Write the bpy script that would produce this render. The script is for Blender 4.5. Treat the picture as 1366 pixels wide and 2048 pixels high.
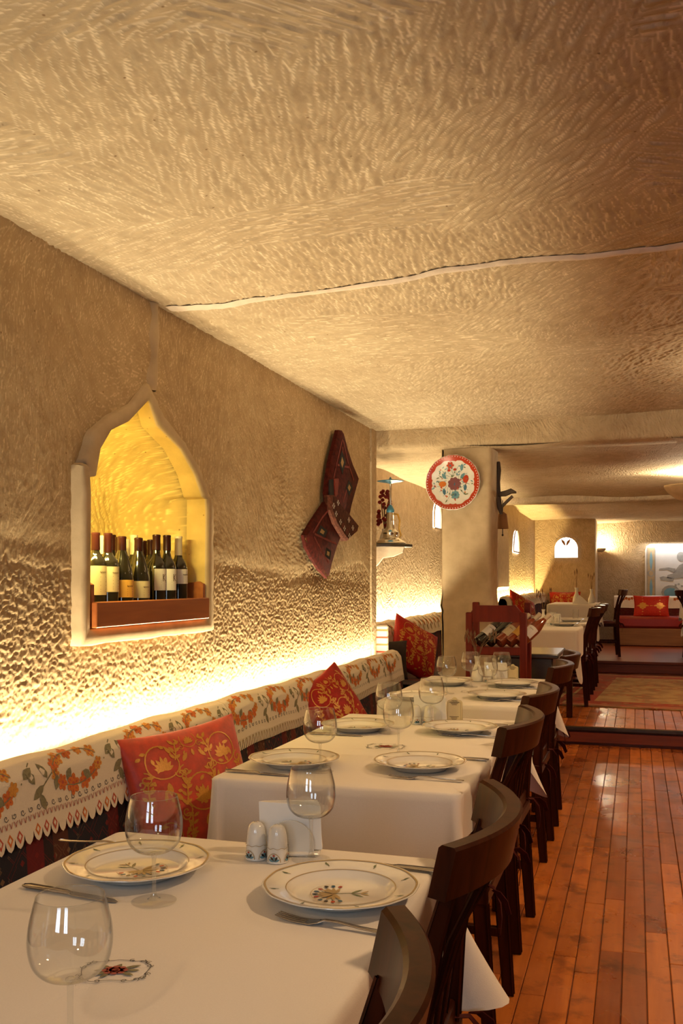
import bpy, math, random
import numpy as np
from mathutils import Vector, Matrix

for _o in list(bpy.data.objects):
    bpy.data.objects.remove(_o, do_unlink=True)
scene = bpy.context.scene
COL = scene.collection
PI = math.pi
rnd = random.Random(7)

# ------------------------------------------------------------------ camera
FPX, XV, HV, EYE = 1900.0, 1272.0, 1162.0, 1.32          # focal length, vanishing column, horizon row (pixels), eye height
YAW = math.atan((XV - 683.0) / FPX)
cam_d = bpy.data.cameras.new('camera')
cam = bpy.data.objects.new('camera', cam_d)
COL.objects.link(cam)
cam_d.sensor_fit = 'VERTICAL'
cam_d.sensor_height = 36.0
cam_d.lens = FPX / 2048.0 * 36.0
cam_d.shift_y = (HV - 1024.0) / 2048.0
cam_d.clip_start = 0.02
cam.location = (0, 0, EYE)
cam.rotation_euler = (PI / 2, 0, YAW)
scene.camera = cam

# ------------------------------------------------------------------ world, exposure, lights
world = bpy.data.worlds.new('world')
scene.world = world
world.use_nodes = True
world.node_tree.nodes['Background'].inputs[0].default_value = (0.75, 0.86, 1.0, 1)
world.node_tree.nodes['Background'].inputs[1].default_value = 0.3
vs = scene.view_settings
scene.display_settings.display_device = 'sRGB'
vs.view_transform = 'Standard'
vs.look = 'None'
vs.exposure = -0.02
vs.gamma = 1.0
vs.use_curve_mapping = False
try:
    cy = scene.cycles
    cy.max_bounces = 8; cy.diffuse_bounces = 3; cy.glossy_bounces = 3
    cy.adaptive_threshold = 0.07
    cy.transmission_bounces = 8; cy.transparent_max_bounces = 24
    cy.sample_clamp_indirect = 4.0
    cy.caustics_reflective = False; cy.caustics_refractive = False
except Exception:
    pass

LED = (1.0, 0.83, 0.51)
LAMP = (1.0, 0.64, 0.33)

def area(name, loc, rot, sx, sy, power, color, spread=PI):
    d = bpy.data.lights.new(name, 'AREA')
    d.shape = 'RECTANGLE'; d.size = sx; d.size_y = sy
    d.energy = power; d.color = color; d.spread = spread
    o = bpy.data.objects.new(name, d); COL.objects.link(o)
    o.location = loc; o.rotation_euler = rot
    return o

def point(name, loc, power, color, r=0.03):
    d = bpy.data.lights.new(name, 'POINT'); d.energy = power; d.color = color; d.shadow_soft_size = r
    o = bpy.data.objects.new(name, d); COL.objects.link(o); o.location = loc
    return o

# light strips hidden behind the bench backs, facing up and a little to the wall
area('bench_strip_light', (-1.664, 3.92, 0.790), (PI, math.radians(4), 0), 0.012, 4.75, 72.0, LED)
area('bay_strip_light', (-1.945, 8.3, 0.955), (PI, math.radians(-8), 0), 0.012, 3.7, 105.0, LED)
area('far_strip_light', (-1.565, 13.6, 1.06), (PI, math.radians(-8), 0), 0.012, 4.4, 110.0, (1.0, 0.74, 0.30))
area('mural_strip_light', (0.95, 16.93, 1.985), (0, 0, PI / 2), 0.012, 1.6, 9.0, (0.95, 0.95, 0.95))
# daylight through the windows of the wall behind the camera
area('window_daylight', (-0.75, -1.66, 1.50), (PI / 2, 0, 0), 0.54, 0.96, 13.0, (0.74, 0.87, 1.0))
area('window_daylight', (0.35, -1.66, 1.50), (PI / 2, 0, 0), 0.54, 0.96, 13.0, (0.74, 0.87, 1.0))

# ------------------------------------------------------------------ node materials
MATS = {}
def nodes_of(name):
    m = bpy.data.materials.new(name); m.use_nodes = True
    nt = m.node_tree
    return m, nt, nt.nodes['Principled BSDF']

def N(nt, t, **kw):
    n = nt.nodes.new(t)
    for k, v in kw.items():
        if k.startswith('i_'):
            n.inputs[k[2:]].default_value = v
        elif k.startswith('n_'):
            n.inputs[int(k[2:])].default_value = v
        else:
            setattr(n, k, v)
    return n

def L(nt, a, b): nt.links.new(a, b)

def ramp(nt, stops, mode='LINEAR'):
    r = nt.nodes.new('ShaderNodeValToRGB')
    r.color_ramp.interpolation = mode
    els = r.color_ramp.elements
    while len(els) < len(stops): els.new(0.5)
    for e, (p, c) in zip(els, stops):
        e.position = p; e.color = (c[0], c[1], c[2], 1)
    return r

def coord(nt, scale=(1, 1, 1), rot=(0, 0, 0), kind='Object'):
    tc = nt.nodes.new('ShaderNodeTexCoord')
    mp = nt.nodes.new('ShaderNodeMapping')
    mp.inputs['Scale'].default_value = scale
    mp.inputs['Rotation'].default_value = rot
    L(nt, tc.outputs[kind], mp.inputs[0])
    return mp.outputs[0]

def add_bump(nt, b, height, strength, dist):
    bm = nt.nodes.new('ShaderNodeBump')
    bm.inputs['Strength'].default_value = strength
    bm.inputs['Distance'].default_value = dist
    L(nt, height, bm.inputs['Height'])
    L(nt, bm.outputs[0], b.inputs['Normal'])
    return bm

def plain(name, c, rough=0.5, metal=0.0, var=0.06, scale=30.0, bump=0.0, sheen=0.0, coat=0.0, spec=0.5, trans=0.0, emit=None, es=0.0):
    """one colour with a little grain in it"""
    if name in MATS: return MATS[name]
    m, nt, b = nodes_of(name)
    co = coord(nt)
    no = N(nt, 'ShaderNodeTexNoise', i_Scale=scale, i_Detail=4.0)
    L(nt, co, no.inputs['Vector'])
    r = ramp(nt, [(0.3, [x * (1 - var) for x in c]), (0.7, [min(1, x * (1 + var)) for x in c])])
    L(nt, no.outputs['Fac'], r.inputs[0])
    L(nt, r.outputs[0], b.inputs['Base Color'])
    b.inputs['Roughness'].default_value = rough
    b.inputs['Metallic'].default_value = metal
    b.inputs['Specular IOR Level'].default_value = spec
    if sheen: b.inputs['Sheen Weight'].default_value = sheen
    if coat:
        b.inputs['Coat Weight'].default_value = coat; b.inputs['Coat Roughness'].default_value = 0.12
    if trans: b.inputs['Transmission Weight'].default_value = trans
    if bump: add_bump(nt, b, no.outputs['Fac'], bump, 0.002)
    if emit:
        b.inputs['Emission Color'].default_value = (*emit, 1); b.inputs['Emission Strength'].default_value = es
    MATS[name] = m
    return m

def stone(name, c1, c2, fine=110.0, strength=0.5, dist=0.004, specks=True, strokes=False, ridges=False):
    m, nt, b = nodes_of(name)
    co = coord(nt)
    n1 = N(nt, 'ShaderNodeTexNoise', i_Scale=1.3, i_Detail=6.0); L(nt, co, n1.inputs['Vector'])
    r1 = ramp(nt, [(0.3, c2), (0.68, c1)]); L(nt, n1.outputs['Fac'], r1.inputs[0])
    n2 = N(nt, 'ShaderNodeTexNoise', i_Scale=14.0, i_Detail=5.0); L(nt, co, n2.inputs['Vector'])
    r2 = ramp(nt, [(0.3, (0.86, 0.84, 0.82)), (0.7, (1.06, 1.06, 1.06))]); L(nt, n2.outputs['Fac'], r2.inputs[0])
    mx = N(nt, 'ShaderNodeMix', data_type='RGBA', blend_type='MULTIPLY', i_Factor=1.0)
    L(nt, r1.outputs[0], mx.inputs[6]); L(nt, r2.outputs[0], mx.inputs[7])
    out = mx.outputs[2]
    if specks:
        v = N(nt, 'ShaderNodeTexVoronoi', i_Scale=17.0); L(nt, co, v.inputs['Vector'])
        r3 = ramp(nt, [(0.035, (0.45, 0.36, 0.3)), (0.075, (1, 1, 1))]); L(nt, v.outputs['Distance'], r3.inputs[0])
        mx2 = N(nt, 'ShaderNodeMix', data_type='RGBA', blend_type='MULTIPLY', i_Factor=0.85)
        L(nt, out, mx2.inputs[6]); L(nt, r3.outputs[0], mx2.inputs[7]); out = mx2.outputs[2]
    if ridges:       # freshly cut ridges are paler, and the light they catch is painted in too
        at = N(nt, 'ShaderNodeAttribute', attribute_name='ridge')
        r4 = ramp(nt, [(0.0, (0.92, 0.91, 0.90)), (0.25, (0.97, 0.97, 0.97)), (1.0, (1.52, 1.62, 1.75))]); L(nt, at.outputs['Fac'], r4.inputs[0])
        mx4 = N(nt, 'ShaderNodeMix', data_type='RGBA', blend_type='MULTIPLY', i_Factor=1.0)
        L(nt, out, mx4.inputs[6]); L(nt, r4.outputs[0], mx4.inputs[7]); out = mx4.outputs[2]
    L(nt, out, b.inputs['Base Color'])
    b.inputs['Roughness'].default_value = 0.92
    b.inputs['Specular IOR Level'].default_value = 0.07
    n3 = N(nt, 'ShaderNodeTexNoise', i_Scale=fine, i_Detail=5.0, i_Roughness=0.6); L(nt, co, n3.inputs['Vector'])
    h = n3.outputs['Fac']
    if strokes:      # far surfaces: pick marks as bent streaks
        w = N(nt, 'ShaderNodeTexNoise', i_Scale=2.2, i_Detail=2.0); L(nt, co, w.inputs['Vector'])
        va = N(nt, 'ShaderNodeVectorMath', operation='MULTIPLY_ADD'); va.inputs[1].default_value = (0.5, 0.5, 0.5)
        L(nt, w.outputs['Color'], va.inputs[0]); L(nt, co, va.inputs[2])
        mp = N(nt, 'ShaderNodeMapping'); mp.inputs['Scale'].default_value = (60, 14, 26)
        mp.inputs['Rotation'].default_value = (0.5, 0.3, 0.6)
        L(nt, va.outputs[0], mp.inputs[0])
        vv = N(nt, 'ShaderNodeTexVoronoi', i_Scale=1.0); L(nt, mp.outputs[0], vv.inputs['Vector'])
        ad = N(nt, 'ShaderNodeMath', operation='ADD'); L(nt, n3.outputs['Fac'], ad.inputs[0]); L(nt, vv.outputs['Distance'], ad.inputs[1])
        h = ad.outputs[0]
    add_bump(nt, b, h, strength, dist)
    MATS[name] = m
    return m

def wood(name, c1, c2, axis=1, rough=0.35, coat=0.0, rand=False, stains=False, grain=26.0, wear=None):
    m, nt, b = nodes_of(name)
    sc = [grain, grain, grain]; sc[axis] = grain * 0.07
    co = coord(nt, tuple(sc))
    if rand:
        oi = N(nt, 'ShaderNodeObjectInfo')
        va = N(nt, 'ShaderNodeVectorMath', operation='MULTIPLY_ADD'); va.inputs[1].default_value = (37, 91, 53)
        cb = N(nt, 'ShaderNodeCombineXYZ')
        for k in range(3): L(nt, oi.outputs['Random'], cb.inputs[k])
        L(nt, cb.outputs[0], va.inputs[0]); L(nt, co, va.inputs[2]); co = va.outputs[0]
    n = N(nt, 'ShaderNodeTexNoise', i_Scale=1.0, i_Detail=6.0, i_Distortion=0.6); L(nt, co, n.inputs['Vector'])
    r = ramp(nt, [(0.28, c2), (0.7, c1)]); L(nt, n.outputs['Fac'], r.inputs[0])
    out = r.outputs[0]
    if rand:
        r0 = ramp(nt, [(0.0, (0.62, 0.5, 0.42)), (0.5, (1, 1, 1)), (1.0, (1.32, 1.35, 1.3))]); L(nt, oi.outputs['Random'], r0.inputs[0])
        mx = N(nt, 'ShaderNodeMix', data_type='RGBA', blend_type='MULTIPLY', i_Factor=1.0)
        L(nt, out, mx.inputs[6]); L(nt, r0.outputs[0], mx.inputs[7]); out = mx.outputs[2]
    if stains:
        gc = N(nt, 'ShaderNodeNewGeometry')
        ns = N(nt, 'ShaderNodeTexNoise', i_Scale=7.0, i_Detail=5.0, i_Roughness=0.65); L(nt, gc.outputs['Position'], ns.inputs['Vector'])
        rs = ramp(nt, [(0.34, (0.4, 0.35, 0.3)), (0.48, (1, 1, 1))]); L(nt, ns.outputs['Fac'], rs.inputs[0])
        mx3 = N(nt, 'ShaderNodeMix', data_type='RGBA', blend_type='MULTIPLY', i_Factor=0.8)
        L(nt, out, mx3.inputs[6]); L(nt, rs.outputs[0], mx3.inputs[7]); out = mx3.outputs[2]
        nr = N(nt, 'ShaderNodeTexNoise', i_Scale=3.0, i_Detail=6.0); L(nt, gc.outputs['Position'], nr.inputs['Vector'])
        rr = ramp(nt, [(0.35, (rough * 0.75,) * 3), (0.7, (rough * 1.5,) * 3)]); L(nt, nr.outputs['Fac'], rr.inputs[0])
        L(nt, rr.outputs[0], b.inputs['Roughness'])
        add_bump(nt, b, ns.outputs['Fac'], 0.25, 0.004)
    else:
        b.inputs['Roughness'].default_value = rough
        add_bump(nt, b, n.outputs['Fac'], 0.12, 0.001)
    if wear:
        gw = N(nt, 'ShaderNodeNewGeometry')
        rw = ramp(nt, [(0.53, (0, 0, 0)), (0.60, (1, 1, 1))]); L(nt, gw.outputs['Pointiness'], rw.inputs[0])
        mw = N(nt, 'ShaderNodeMix', data_type='RGBA'); mw.inputs[7].default_value = (*wear, 1)
        L(nt, rw.outputs[0], mw.inputs[0]); L(nt, out, mw.inputs[6]); out = mw.outputs[2]
    L(nt, out, b.inputs['Base Color'])
    if coat:
        b.inputs['Coat Weight'].default_value = coat; b.inputs['Coat Roughness'].default_value = 0.15
    MATS[name] = m
    return m

def thin_glass(name, tint=(1, 1, 1), boost=1.0, edge=0.62):
    m = bpy.data.materials.new(name); m.use_nodes = True; nt = m.node_tree
    nt.nodes.clear()
    out = N(nt, 'ShaderNodeOutputMaterial')
    tr = N(nt, 'ShaderNodeBsdfTransparent'); tr.inputs[0].default_value = (*tint, 1)
    le = N(nt, 'ShaderNodeLayerWeight', i_Blend=0.5); re_ = ramp(nt, [(0.55, tint), (0.97, [x * edge for x in tint])]); L(nt, le.outputs['Facing'], re_.inputs[0]); L(nt, re_.outputs[0], tr.inputs[0])
    gl = N(nt, 'ShaderNodeBsdfGlossy'); gl.inputs['Roughness'].default_value = 0.015
    gl.inputs[0].default_value = (0.95, 0.97, 1, 1)
    lw = N(nt, 'ShaderNodeLayerWeight', i_Blend=0.5)
    pw = N(nt, 'ShaderNodeMath', operation='POWER'); pw.inputs[1].default_value = 3.5; L(nt, lw.outputs['Facing'], pw.inputs[0])
    mu = N(nt, 'ShaderNodeMath', operation='MULTIPLY_ADD'); mu.inputs[1].default_value = 0.75 * boost; mu.inputs[2].default_value = 0.085 * boost; mu.use_clamp = True
    L(nt, pw.outputs[0], mu.inputs[0])
    mx = N(nt, 'ShaderNodeMixShader'); L(nt, mu.outputs[0], mx.inputs[0])
    L(nt, tr.outputs[0], mx.inputs[1]); L(nt, gl.outputs[0], mx.inputs[2]); L(nt, mx.outputs[0], out.inputs[0])
    MATS[name] = m
    return m

def glow(name, c, s):
    m, nt, b = nodes_of(name)
    no = N(nt, 'ShaderNodeTexNoise', i_Scale=5.0); L(nt, coord(nt), no.inputs['Vector'])
    r = ramp(nt, [(0.3, [x * 0.95 for x in c]), (0.7, c)]); L(nt, no.outputs['Fac'], r.inputs[0])
    b.inputs['Base Color'].default_value = (*c, 1)
    L(nt, r.outputs[0], b.inputs['Emission Color']); b.inputs['Emission Strength'].default_value = s
    MATS[name] = m
    return m

def kilim(name, axis_along=1, axis_up=2):
    """woven bands of navy, dark red and rust with small diamonds"""
    m, nt, b = nodes_of(name)
    tc = N(nt, 'ShaderNodeTexCoord'); sp = N(nt, 'ShaderNodeSeparateXYZ'); L(nt, tc.outputs['Object'], sp.inputs[0])
    al, up = sp.outputs[axis_along], sp.outputs[axis_up]
    m1 = N(nt, 'ShaderNodeMath', operation='MULTIPLY'); m1.inputs[1].default_value = 1.35; L(nt, al, m1.inputs[0])
    fr = N(nt, 'ShaderNodeMath', operation='FRACT'); L(nt, m1.outputs[0], fr.inputs[0])
    band = ramp(nt, [(0.0, (0.012, 0.012, 0.022)), (0.28, (0.10, 0.008, 0.008)), (0.36, (0.02, 0.01, 0.012)), (0.44, (0.11, 0.02, 0.012)),
                     (0.52, (0.013, 0.012, 0.02)), (0.74, (0.13, 0.007, 0.01)), (0.84, (0.02, 0.01, 0.012)), (0.90, (0.09, 0.025, 0.012))], 'CONSTANT')
    L(nt, fr.outputs[0], band.inputs[0])
    mp = N(nt, 'ShaderNodeMapping'); mp.inputs['Scale'].default_value = (24, 24, 24); mp.inputs['Rotation'].default_value = (0.785, 0, 0)
    L(nt, tc.outputs['Object'], mp.inputs[0])
    vo = N(nt, 'ShaderNodeTexVoronoi', distance='CHEBYCHEV', i_Scale=1.0, i_Randomness=0.35); L(nt, mp.outputs[0], vo.inputs['Vector'])
    pat = ramp(nt, [(0.0, (1, 1, 1)), (0.16, (0, 0, 0)), (0.40, (0, 0, 0)), (0.45, (0.8, 0.8, 0.8)), (0.49, (0, 0, 0))], 'CONSTANT'); L(nt, vo.outputs['Distance'], pat.inputs[0])
    n = N(nt, 'ShaderNodeTexNoise', i_Scale=9.0, i_Detail=3.0); L(nt, tc.outputs['Object'], n.inputs['Vector'])
    pc = ramp(nt, [(0.35, (0.20, 0.012, 0.01)), (0.5, (0.22, 0.12, 0.06)), (0.62, (0.03, 0.04, 0.05))], 'CONSTANT'); L(nt, n.outputs['Fac'], pc.inputs[0])
    mu = N(nt, 'ShaderNodeMath', operation='MULTIPLY'); mu.inputs[1].default_value = 0.75; L(nt, pat.outputs[0], mu.inputs[0])
    mx = N(nt, 'ShaderNodeMix', data_type='RGBA'); L(nt, mu.outputs[0], mx.inputs[0]); L(nt, band.outputs[0], mx.inputs[6]); L(nt, pc.outputs[0], mx.inputs[7])
    L(nt, mx.outputs[2], b.inputs['Base Color'])
    b.inputs['Roughness'].default_value = 0.85
    wv = N(nt, 'ShaderNodeTexNoise', i_Scale=300.0); L(nt, tc.outputs['Object'], wv.inputs['Vector'])
    add_bump(nt, b, wv.outputs['Fac'], 0.4, 0.002)
    MATS[name] = m
    return m

def rug_mat(name, hx, hy):
    m, nt, b = nodes_of(name)
    tc = N(nt, 'ShaderNodeTexCoord'); sp = N(nt, 'ShaderNodeSeparateXYZ'); L(nt, tc.outputs['Object'], sp.inputs[0])
    def edge(sock, half):
        a = N(nt, 'ShaderNodeMath', operation='ABSOLUTE'); L(nt, sock, a.inputs[0])
        s = N(nt, 'ShaderNodeMath', operation='SUBTRACT'); s.inputs[0].default_value = half; L(nt, a.outputs[0], s.inputs[1]); return s.outputs[0]
    mn = N(nt, 'ShaderNodeMath', operation='MINIMUM'); L(nt, edge(sp.outputs[0], hx), mn.inputs[0]); L(nt, edge(sp.outputs[1], hy), mn.inputs[1])
    base = ramp(nt, [(0.0, (0.50, 0.36, 0.18)), (0.03, (0.34, 0.04, 0.018)), (0.09, (0.50, 0.33, 0.14)), (0.12, (0.32, 0.035, 0.015)), (0.36, (0.46, 0.29, 0.11)), (0.42, (0.44, 0.28, 0.11))], 'CONSTANT')
    L(nt, mn.outputs[0], base.inputs[0])
    vo = N(nt, 'ShaderNodeTexVoronoi', i_Scale=7.0, i_Randomness=0.6); L(nt, tc.outputs['Object'], vo.inputs['Vector'])
    pr = ramp(nt, [(0.0, (0.46, 0.30, 0.11)), (0.22, (0.36, 0.05, 0.02)), (0.38, (0.22, 0.09, 0.04))], 'CONSTANT'); L(nt, vo.outputs['Distance'], pr.inputs[0])
    no = N(nt, 'ShaderNodeTexNoise', i_Scale=4.0, i_Detail=5.0); L(nt, tc.outputs['Object'], no.inputs['Vector'])
    fr = ramp(nt, [(0.42, (0.1, 0.1, 0.1)), (0.6, (0.75, 0.75, 0.75))]); L(nt, no.outputs['Fac'], fr.inputs[0])
    mx = N(nt, 'ShaderNodeMix', data_type='RGBA'); L(nt, fr.outputs[0], mx.inputs[0]); L(nt, base.outputs[0], mx.inputs[6]); L(nt, pr.outputs[0], mx.inputs[7])
    L(nt, mx.outputs[2], b.inputs['Base Color'])
    b.inputs['Roughness'].default_value = 0.95
    w = N(nt, 'ShaderNodeTexNoise', i_Scale=200.0); L(nt, tc.outputs['Object'], w.inputs['Vector']); add_bump(nt, b, w.outputs['Fac'], 0.5, 0.003)
    MATS[name] = m
    return m

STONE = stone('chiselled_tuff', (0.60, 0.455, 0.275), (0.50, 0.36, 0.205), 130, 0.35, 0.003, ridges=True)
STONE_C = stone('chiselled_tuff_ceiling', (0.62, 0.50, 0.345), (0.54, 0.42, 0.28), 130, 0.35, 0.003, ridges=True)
STONE_FAR = stone('chiselled_tuff_far', (0.62, 0.48, 0.31), (0.54, 0.40, 0.25), 90, 0.8, 0.012, specks=False, strokes=True)
PLASTER = stone('smooth_plaster', (0.60, 0.47, 0.31), (0.54, 0.41, 0.26), 160, 0.25, 0.002, specks=False)
NICHE = stone('niche_stone', (0.72, 0.54, 0.22), (0.66, 0.47, 0.17), 120, 0.3, 0.003, ridges=True)
JOINT = stone('joint_plaster', (0.86, 0.74, 0.62), (0.78, 0.66, 0.54), 140, 0.5, 0.004, specks=False)
PLANK = wood('plank_wood', (0.52, 0.155, 0.026), (0.34, 0.080, 0.012), 1, 0.30, 0.0, rand=True, stains=True, grain=20)
RISER = wood('riser_wood', (0.22, 0.045, 0.015), (0.13, 0.025, 0.010), 0, 0.35)
CHAIR = wood('dark_chair_wood', (0.060, 0.013, 0.0045), (0.024, 0.0055, 0.0022), 2, 0.30, 0.0, grain=40)
CHAIR.node_tree.nodes['Principled BSDF'].inputs['Specular IOR Level'].default_value = 0.07
SHELFW = wood('orange_shelf_wood', (0.42, 0.13, 0.03), (0.28, 0.07, 0.015), 1, 0.42, grain=30)
RACKW = wood('red_rack_wood', (0.17, 0.014, 0.005), (0.11, 0.008, 0.003), 2, 0.5, 0.0, grain=30)
RACKW.node_tree.nodes['Principled BSDF'].inputs['Specular IOR Level'].default_value = 0.2
CHESTW = wood('black_chest_wood', (0.040, 0.028, 0.018), (0.02, 0.014, 0.01), 1, 0.3, 0.3, grain=24)
BEAMW = wood('ornament_wood', (0.10, 0.06, 0.035), (0.06, 0.035, 0.02), 2, 0.5)
CLOTH = plain('white_tablecloth', (0.83, 0.78, 0.72), 0.85, var=0.02, scale=400, bump=0.15, sheen=0.15)
RUNNER = plain('cream_runner', (0.78, 0.70, 0.57), 0.9, var=0.03, scale=300, bump=0.25)
KILIM = kilim('kilim_weave')
KILIM_SEAT = kilim('kilim_seat_weave', 1, 0)
PORC = plain('porcelain', (0.80, 0.77, 0.70), 0.12, var=0.01, coat=0.5)
GOLDLINE = plain('gold_line', (0.42, 0.29, 0.12), 0.35, var=0.1)
STEEL = plain('cutlery_steel', (0.55, 0.50, 0.44), 0.22, 1.0, var=0.05)
PAPER = plain('paper_napkin', (0.92, 0.90, 0.86), 0.9, var=0.02)
CARD = plain('menu_card', (0.74, 0.62, 0.36), 0.7, var=0.03)
INK = plain('brown_ink', (0.10, 0.05, 0.02), 0.8)
BLACKINK = plain('black_ink', (0.02, 0.018, 0.016), 0.7)
REDFAB = plain('red_damask', (0.42, 0.022, 0.010), 0.5, var=0.18, scale=60, bump=0.2, spec=0.2)
REDFAB2 = plain('deep_red_damask', (0.33, 0.010, 0.008), 0.5, var=0.18, scale=60, bump=0.2, spec=0.2)
GOLDFAB = plain('gold_thread', (0.55, 0.25, 0.035), 0.38, 0.25, var=0.12, scale=200)
MAROON = plain('maroon_ribbon', (0.06, 0.006, 0.005), 0.8, var=0.15, spec=0.2)
DARKFAB = plain('dark_cushion', (0.03, 0.02, 0.018), 0.9, var=0.2)
F_OR = plain('thread_orange', (0.62, 0.17, 0.03), 0.8, var=0.15, scale=150)
F_YE = plain('thread_amber', (0.66, 0.30, 0.05), 0.8, var=0.15, scale=150)
F_GN = plain('thread_sage', (0.23, 0.21, 0.12), 0.8, var=0.2, scale=150)
F_GY = plain('thread_grey', (0.13, 0.12, 0.11), 0.8, var=0.1, scale=150)
F_RD = plain('thread_red', (0.50, 0.09, 0.05), 0.8, var=0.15, scale=150)
F_PK = plain('thread_rose', (0.40, 0.10, 0.07), 0.8, var=0.15, scale=150)
F_GD = plain('thread_straw', (0.38, 0.24, 0.08), 0.8, var=0.15, scale=150)
P_RED = plain('glaze_red', (0.45, 0.05, 0.02), 0.2); P_BLU = plain('glaze_blue', (0.05, 0.13, 0.20), 0.2)
P_TEAL = plain('glaze_teal', (0.13, 0.28, 0.34), 0.2); P_ORA = plain('glaze_orange', (0.55, 0.16, 0.03), 0.2)
P_GRN = plain('glaze_green', (0.14, 0.17, 0.08), 0.25); P_MAUVE = plain('glaze_mauve', (0.19, 0.07, 0.08), 0.2)
P_BLK = plain('glaze_black', (0.03, 0.025, 0.02), 0.25); P_WHT = plain('glaze_white', (0.75, 0.72, 0.66), 0.2)
GLASS = thin_glass('clear_glass', (0.985, 0.99, 0.985), 0.85)
GLASS_SOLID = thin_glass('clear_glass_stem', (0.985, 0.985, 0.98), 0.5, 0.96)
GLASS_STEM = thin_glass('clear_glass_rod', (0.95, 0.955, 0.945), 1.5, 0.55)
BOTTLE = plain('bottle_glass', (0.012, 0.010, 0.006), 0.06, var=0.1, coat=0.6)
BOTTLE_RED = plain('rose_bottle_glass', (0.20, 0.035, 0.010), 0.06, var=0.1, coat=0.6)
FOIL = plain('maroon_foil', (0.030, 0.006, 0.005), 0.3, 0.3)
FOILW = plain('pale_foil', (0.62, 0.52, 0.38), 0.4)
FOILG = plain('gold_foil', (0.60, 0.36, 0.08), 0.3, 0.6)
LABEL = plain('cream_label', (0.52, 0.43, 0.28), 0.7, var=0.03)
LABELW = plain('white_label', (0.74, 0.69, 0.66), 0.7, var=0.02)
LABELO = plain('orange_label', (0.62, 0.33, 0.06), 0.6, var=0.04)
CHROME = plain('hookah_chrome', (0.62, 0.60, 0.56), 0.16, 1.0)
BLUE = plain('hookah_blue', (0.05, 0.22, 0.36), 0.35)
TEXT1 = plain('hanging_red_weave', (0.066, 0.008, 0.005), 0.85, var=0.5, scale=45, bump=0.6, spec=0.15)
TEXT2 = plain('hanging_brown_weave', (0.085, 0.026, 0.015), 0.85, var=0.5, scale=60, bump=0.6, spec=0.15)
TEXT3 = plain('hanging_bright_red', (0.20, 0.018, 0.008), 0.8, var=0.2, scale=60)
BLACK = plain('black_hollow', (0.006, 0.005, 0.005), 0.9)
METAL = plain('dark_iron', (0.035, 0.033, 0.03), 0.45, 0.6)
TWIG = plain('dry_twig', (0.16, 0.085, 0.045), 0.9)
DRYRED = plain('dried_red_flower', (0.20, 0.012, 0.010), 0.9)
SHADE = plain('lantern_shade', (0.36, 0.17, 0.06), 0.8, var=0.1)
MURALW = plain('mural_ground', (0.76, 0.72, 0.66), 0.9, var=0.03, scale=8)
MURALG = plain('mural_grey', (0.36, 0.34, 0.30), 0.9, var=0.15, scale=20)
MURALO = plain('mural_ochre', (0.50, 0.38, 0.22), 0.9, var=0.1, scale=20)
SKYPANE = glow('daylit_pane', (1.0, 0.97, 0.92), 5.0)
BULB = glow('lamp_bulb', LAMP, 12.0)

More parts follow.
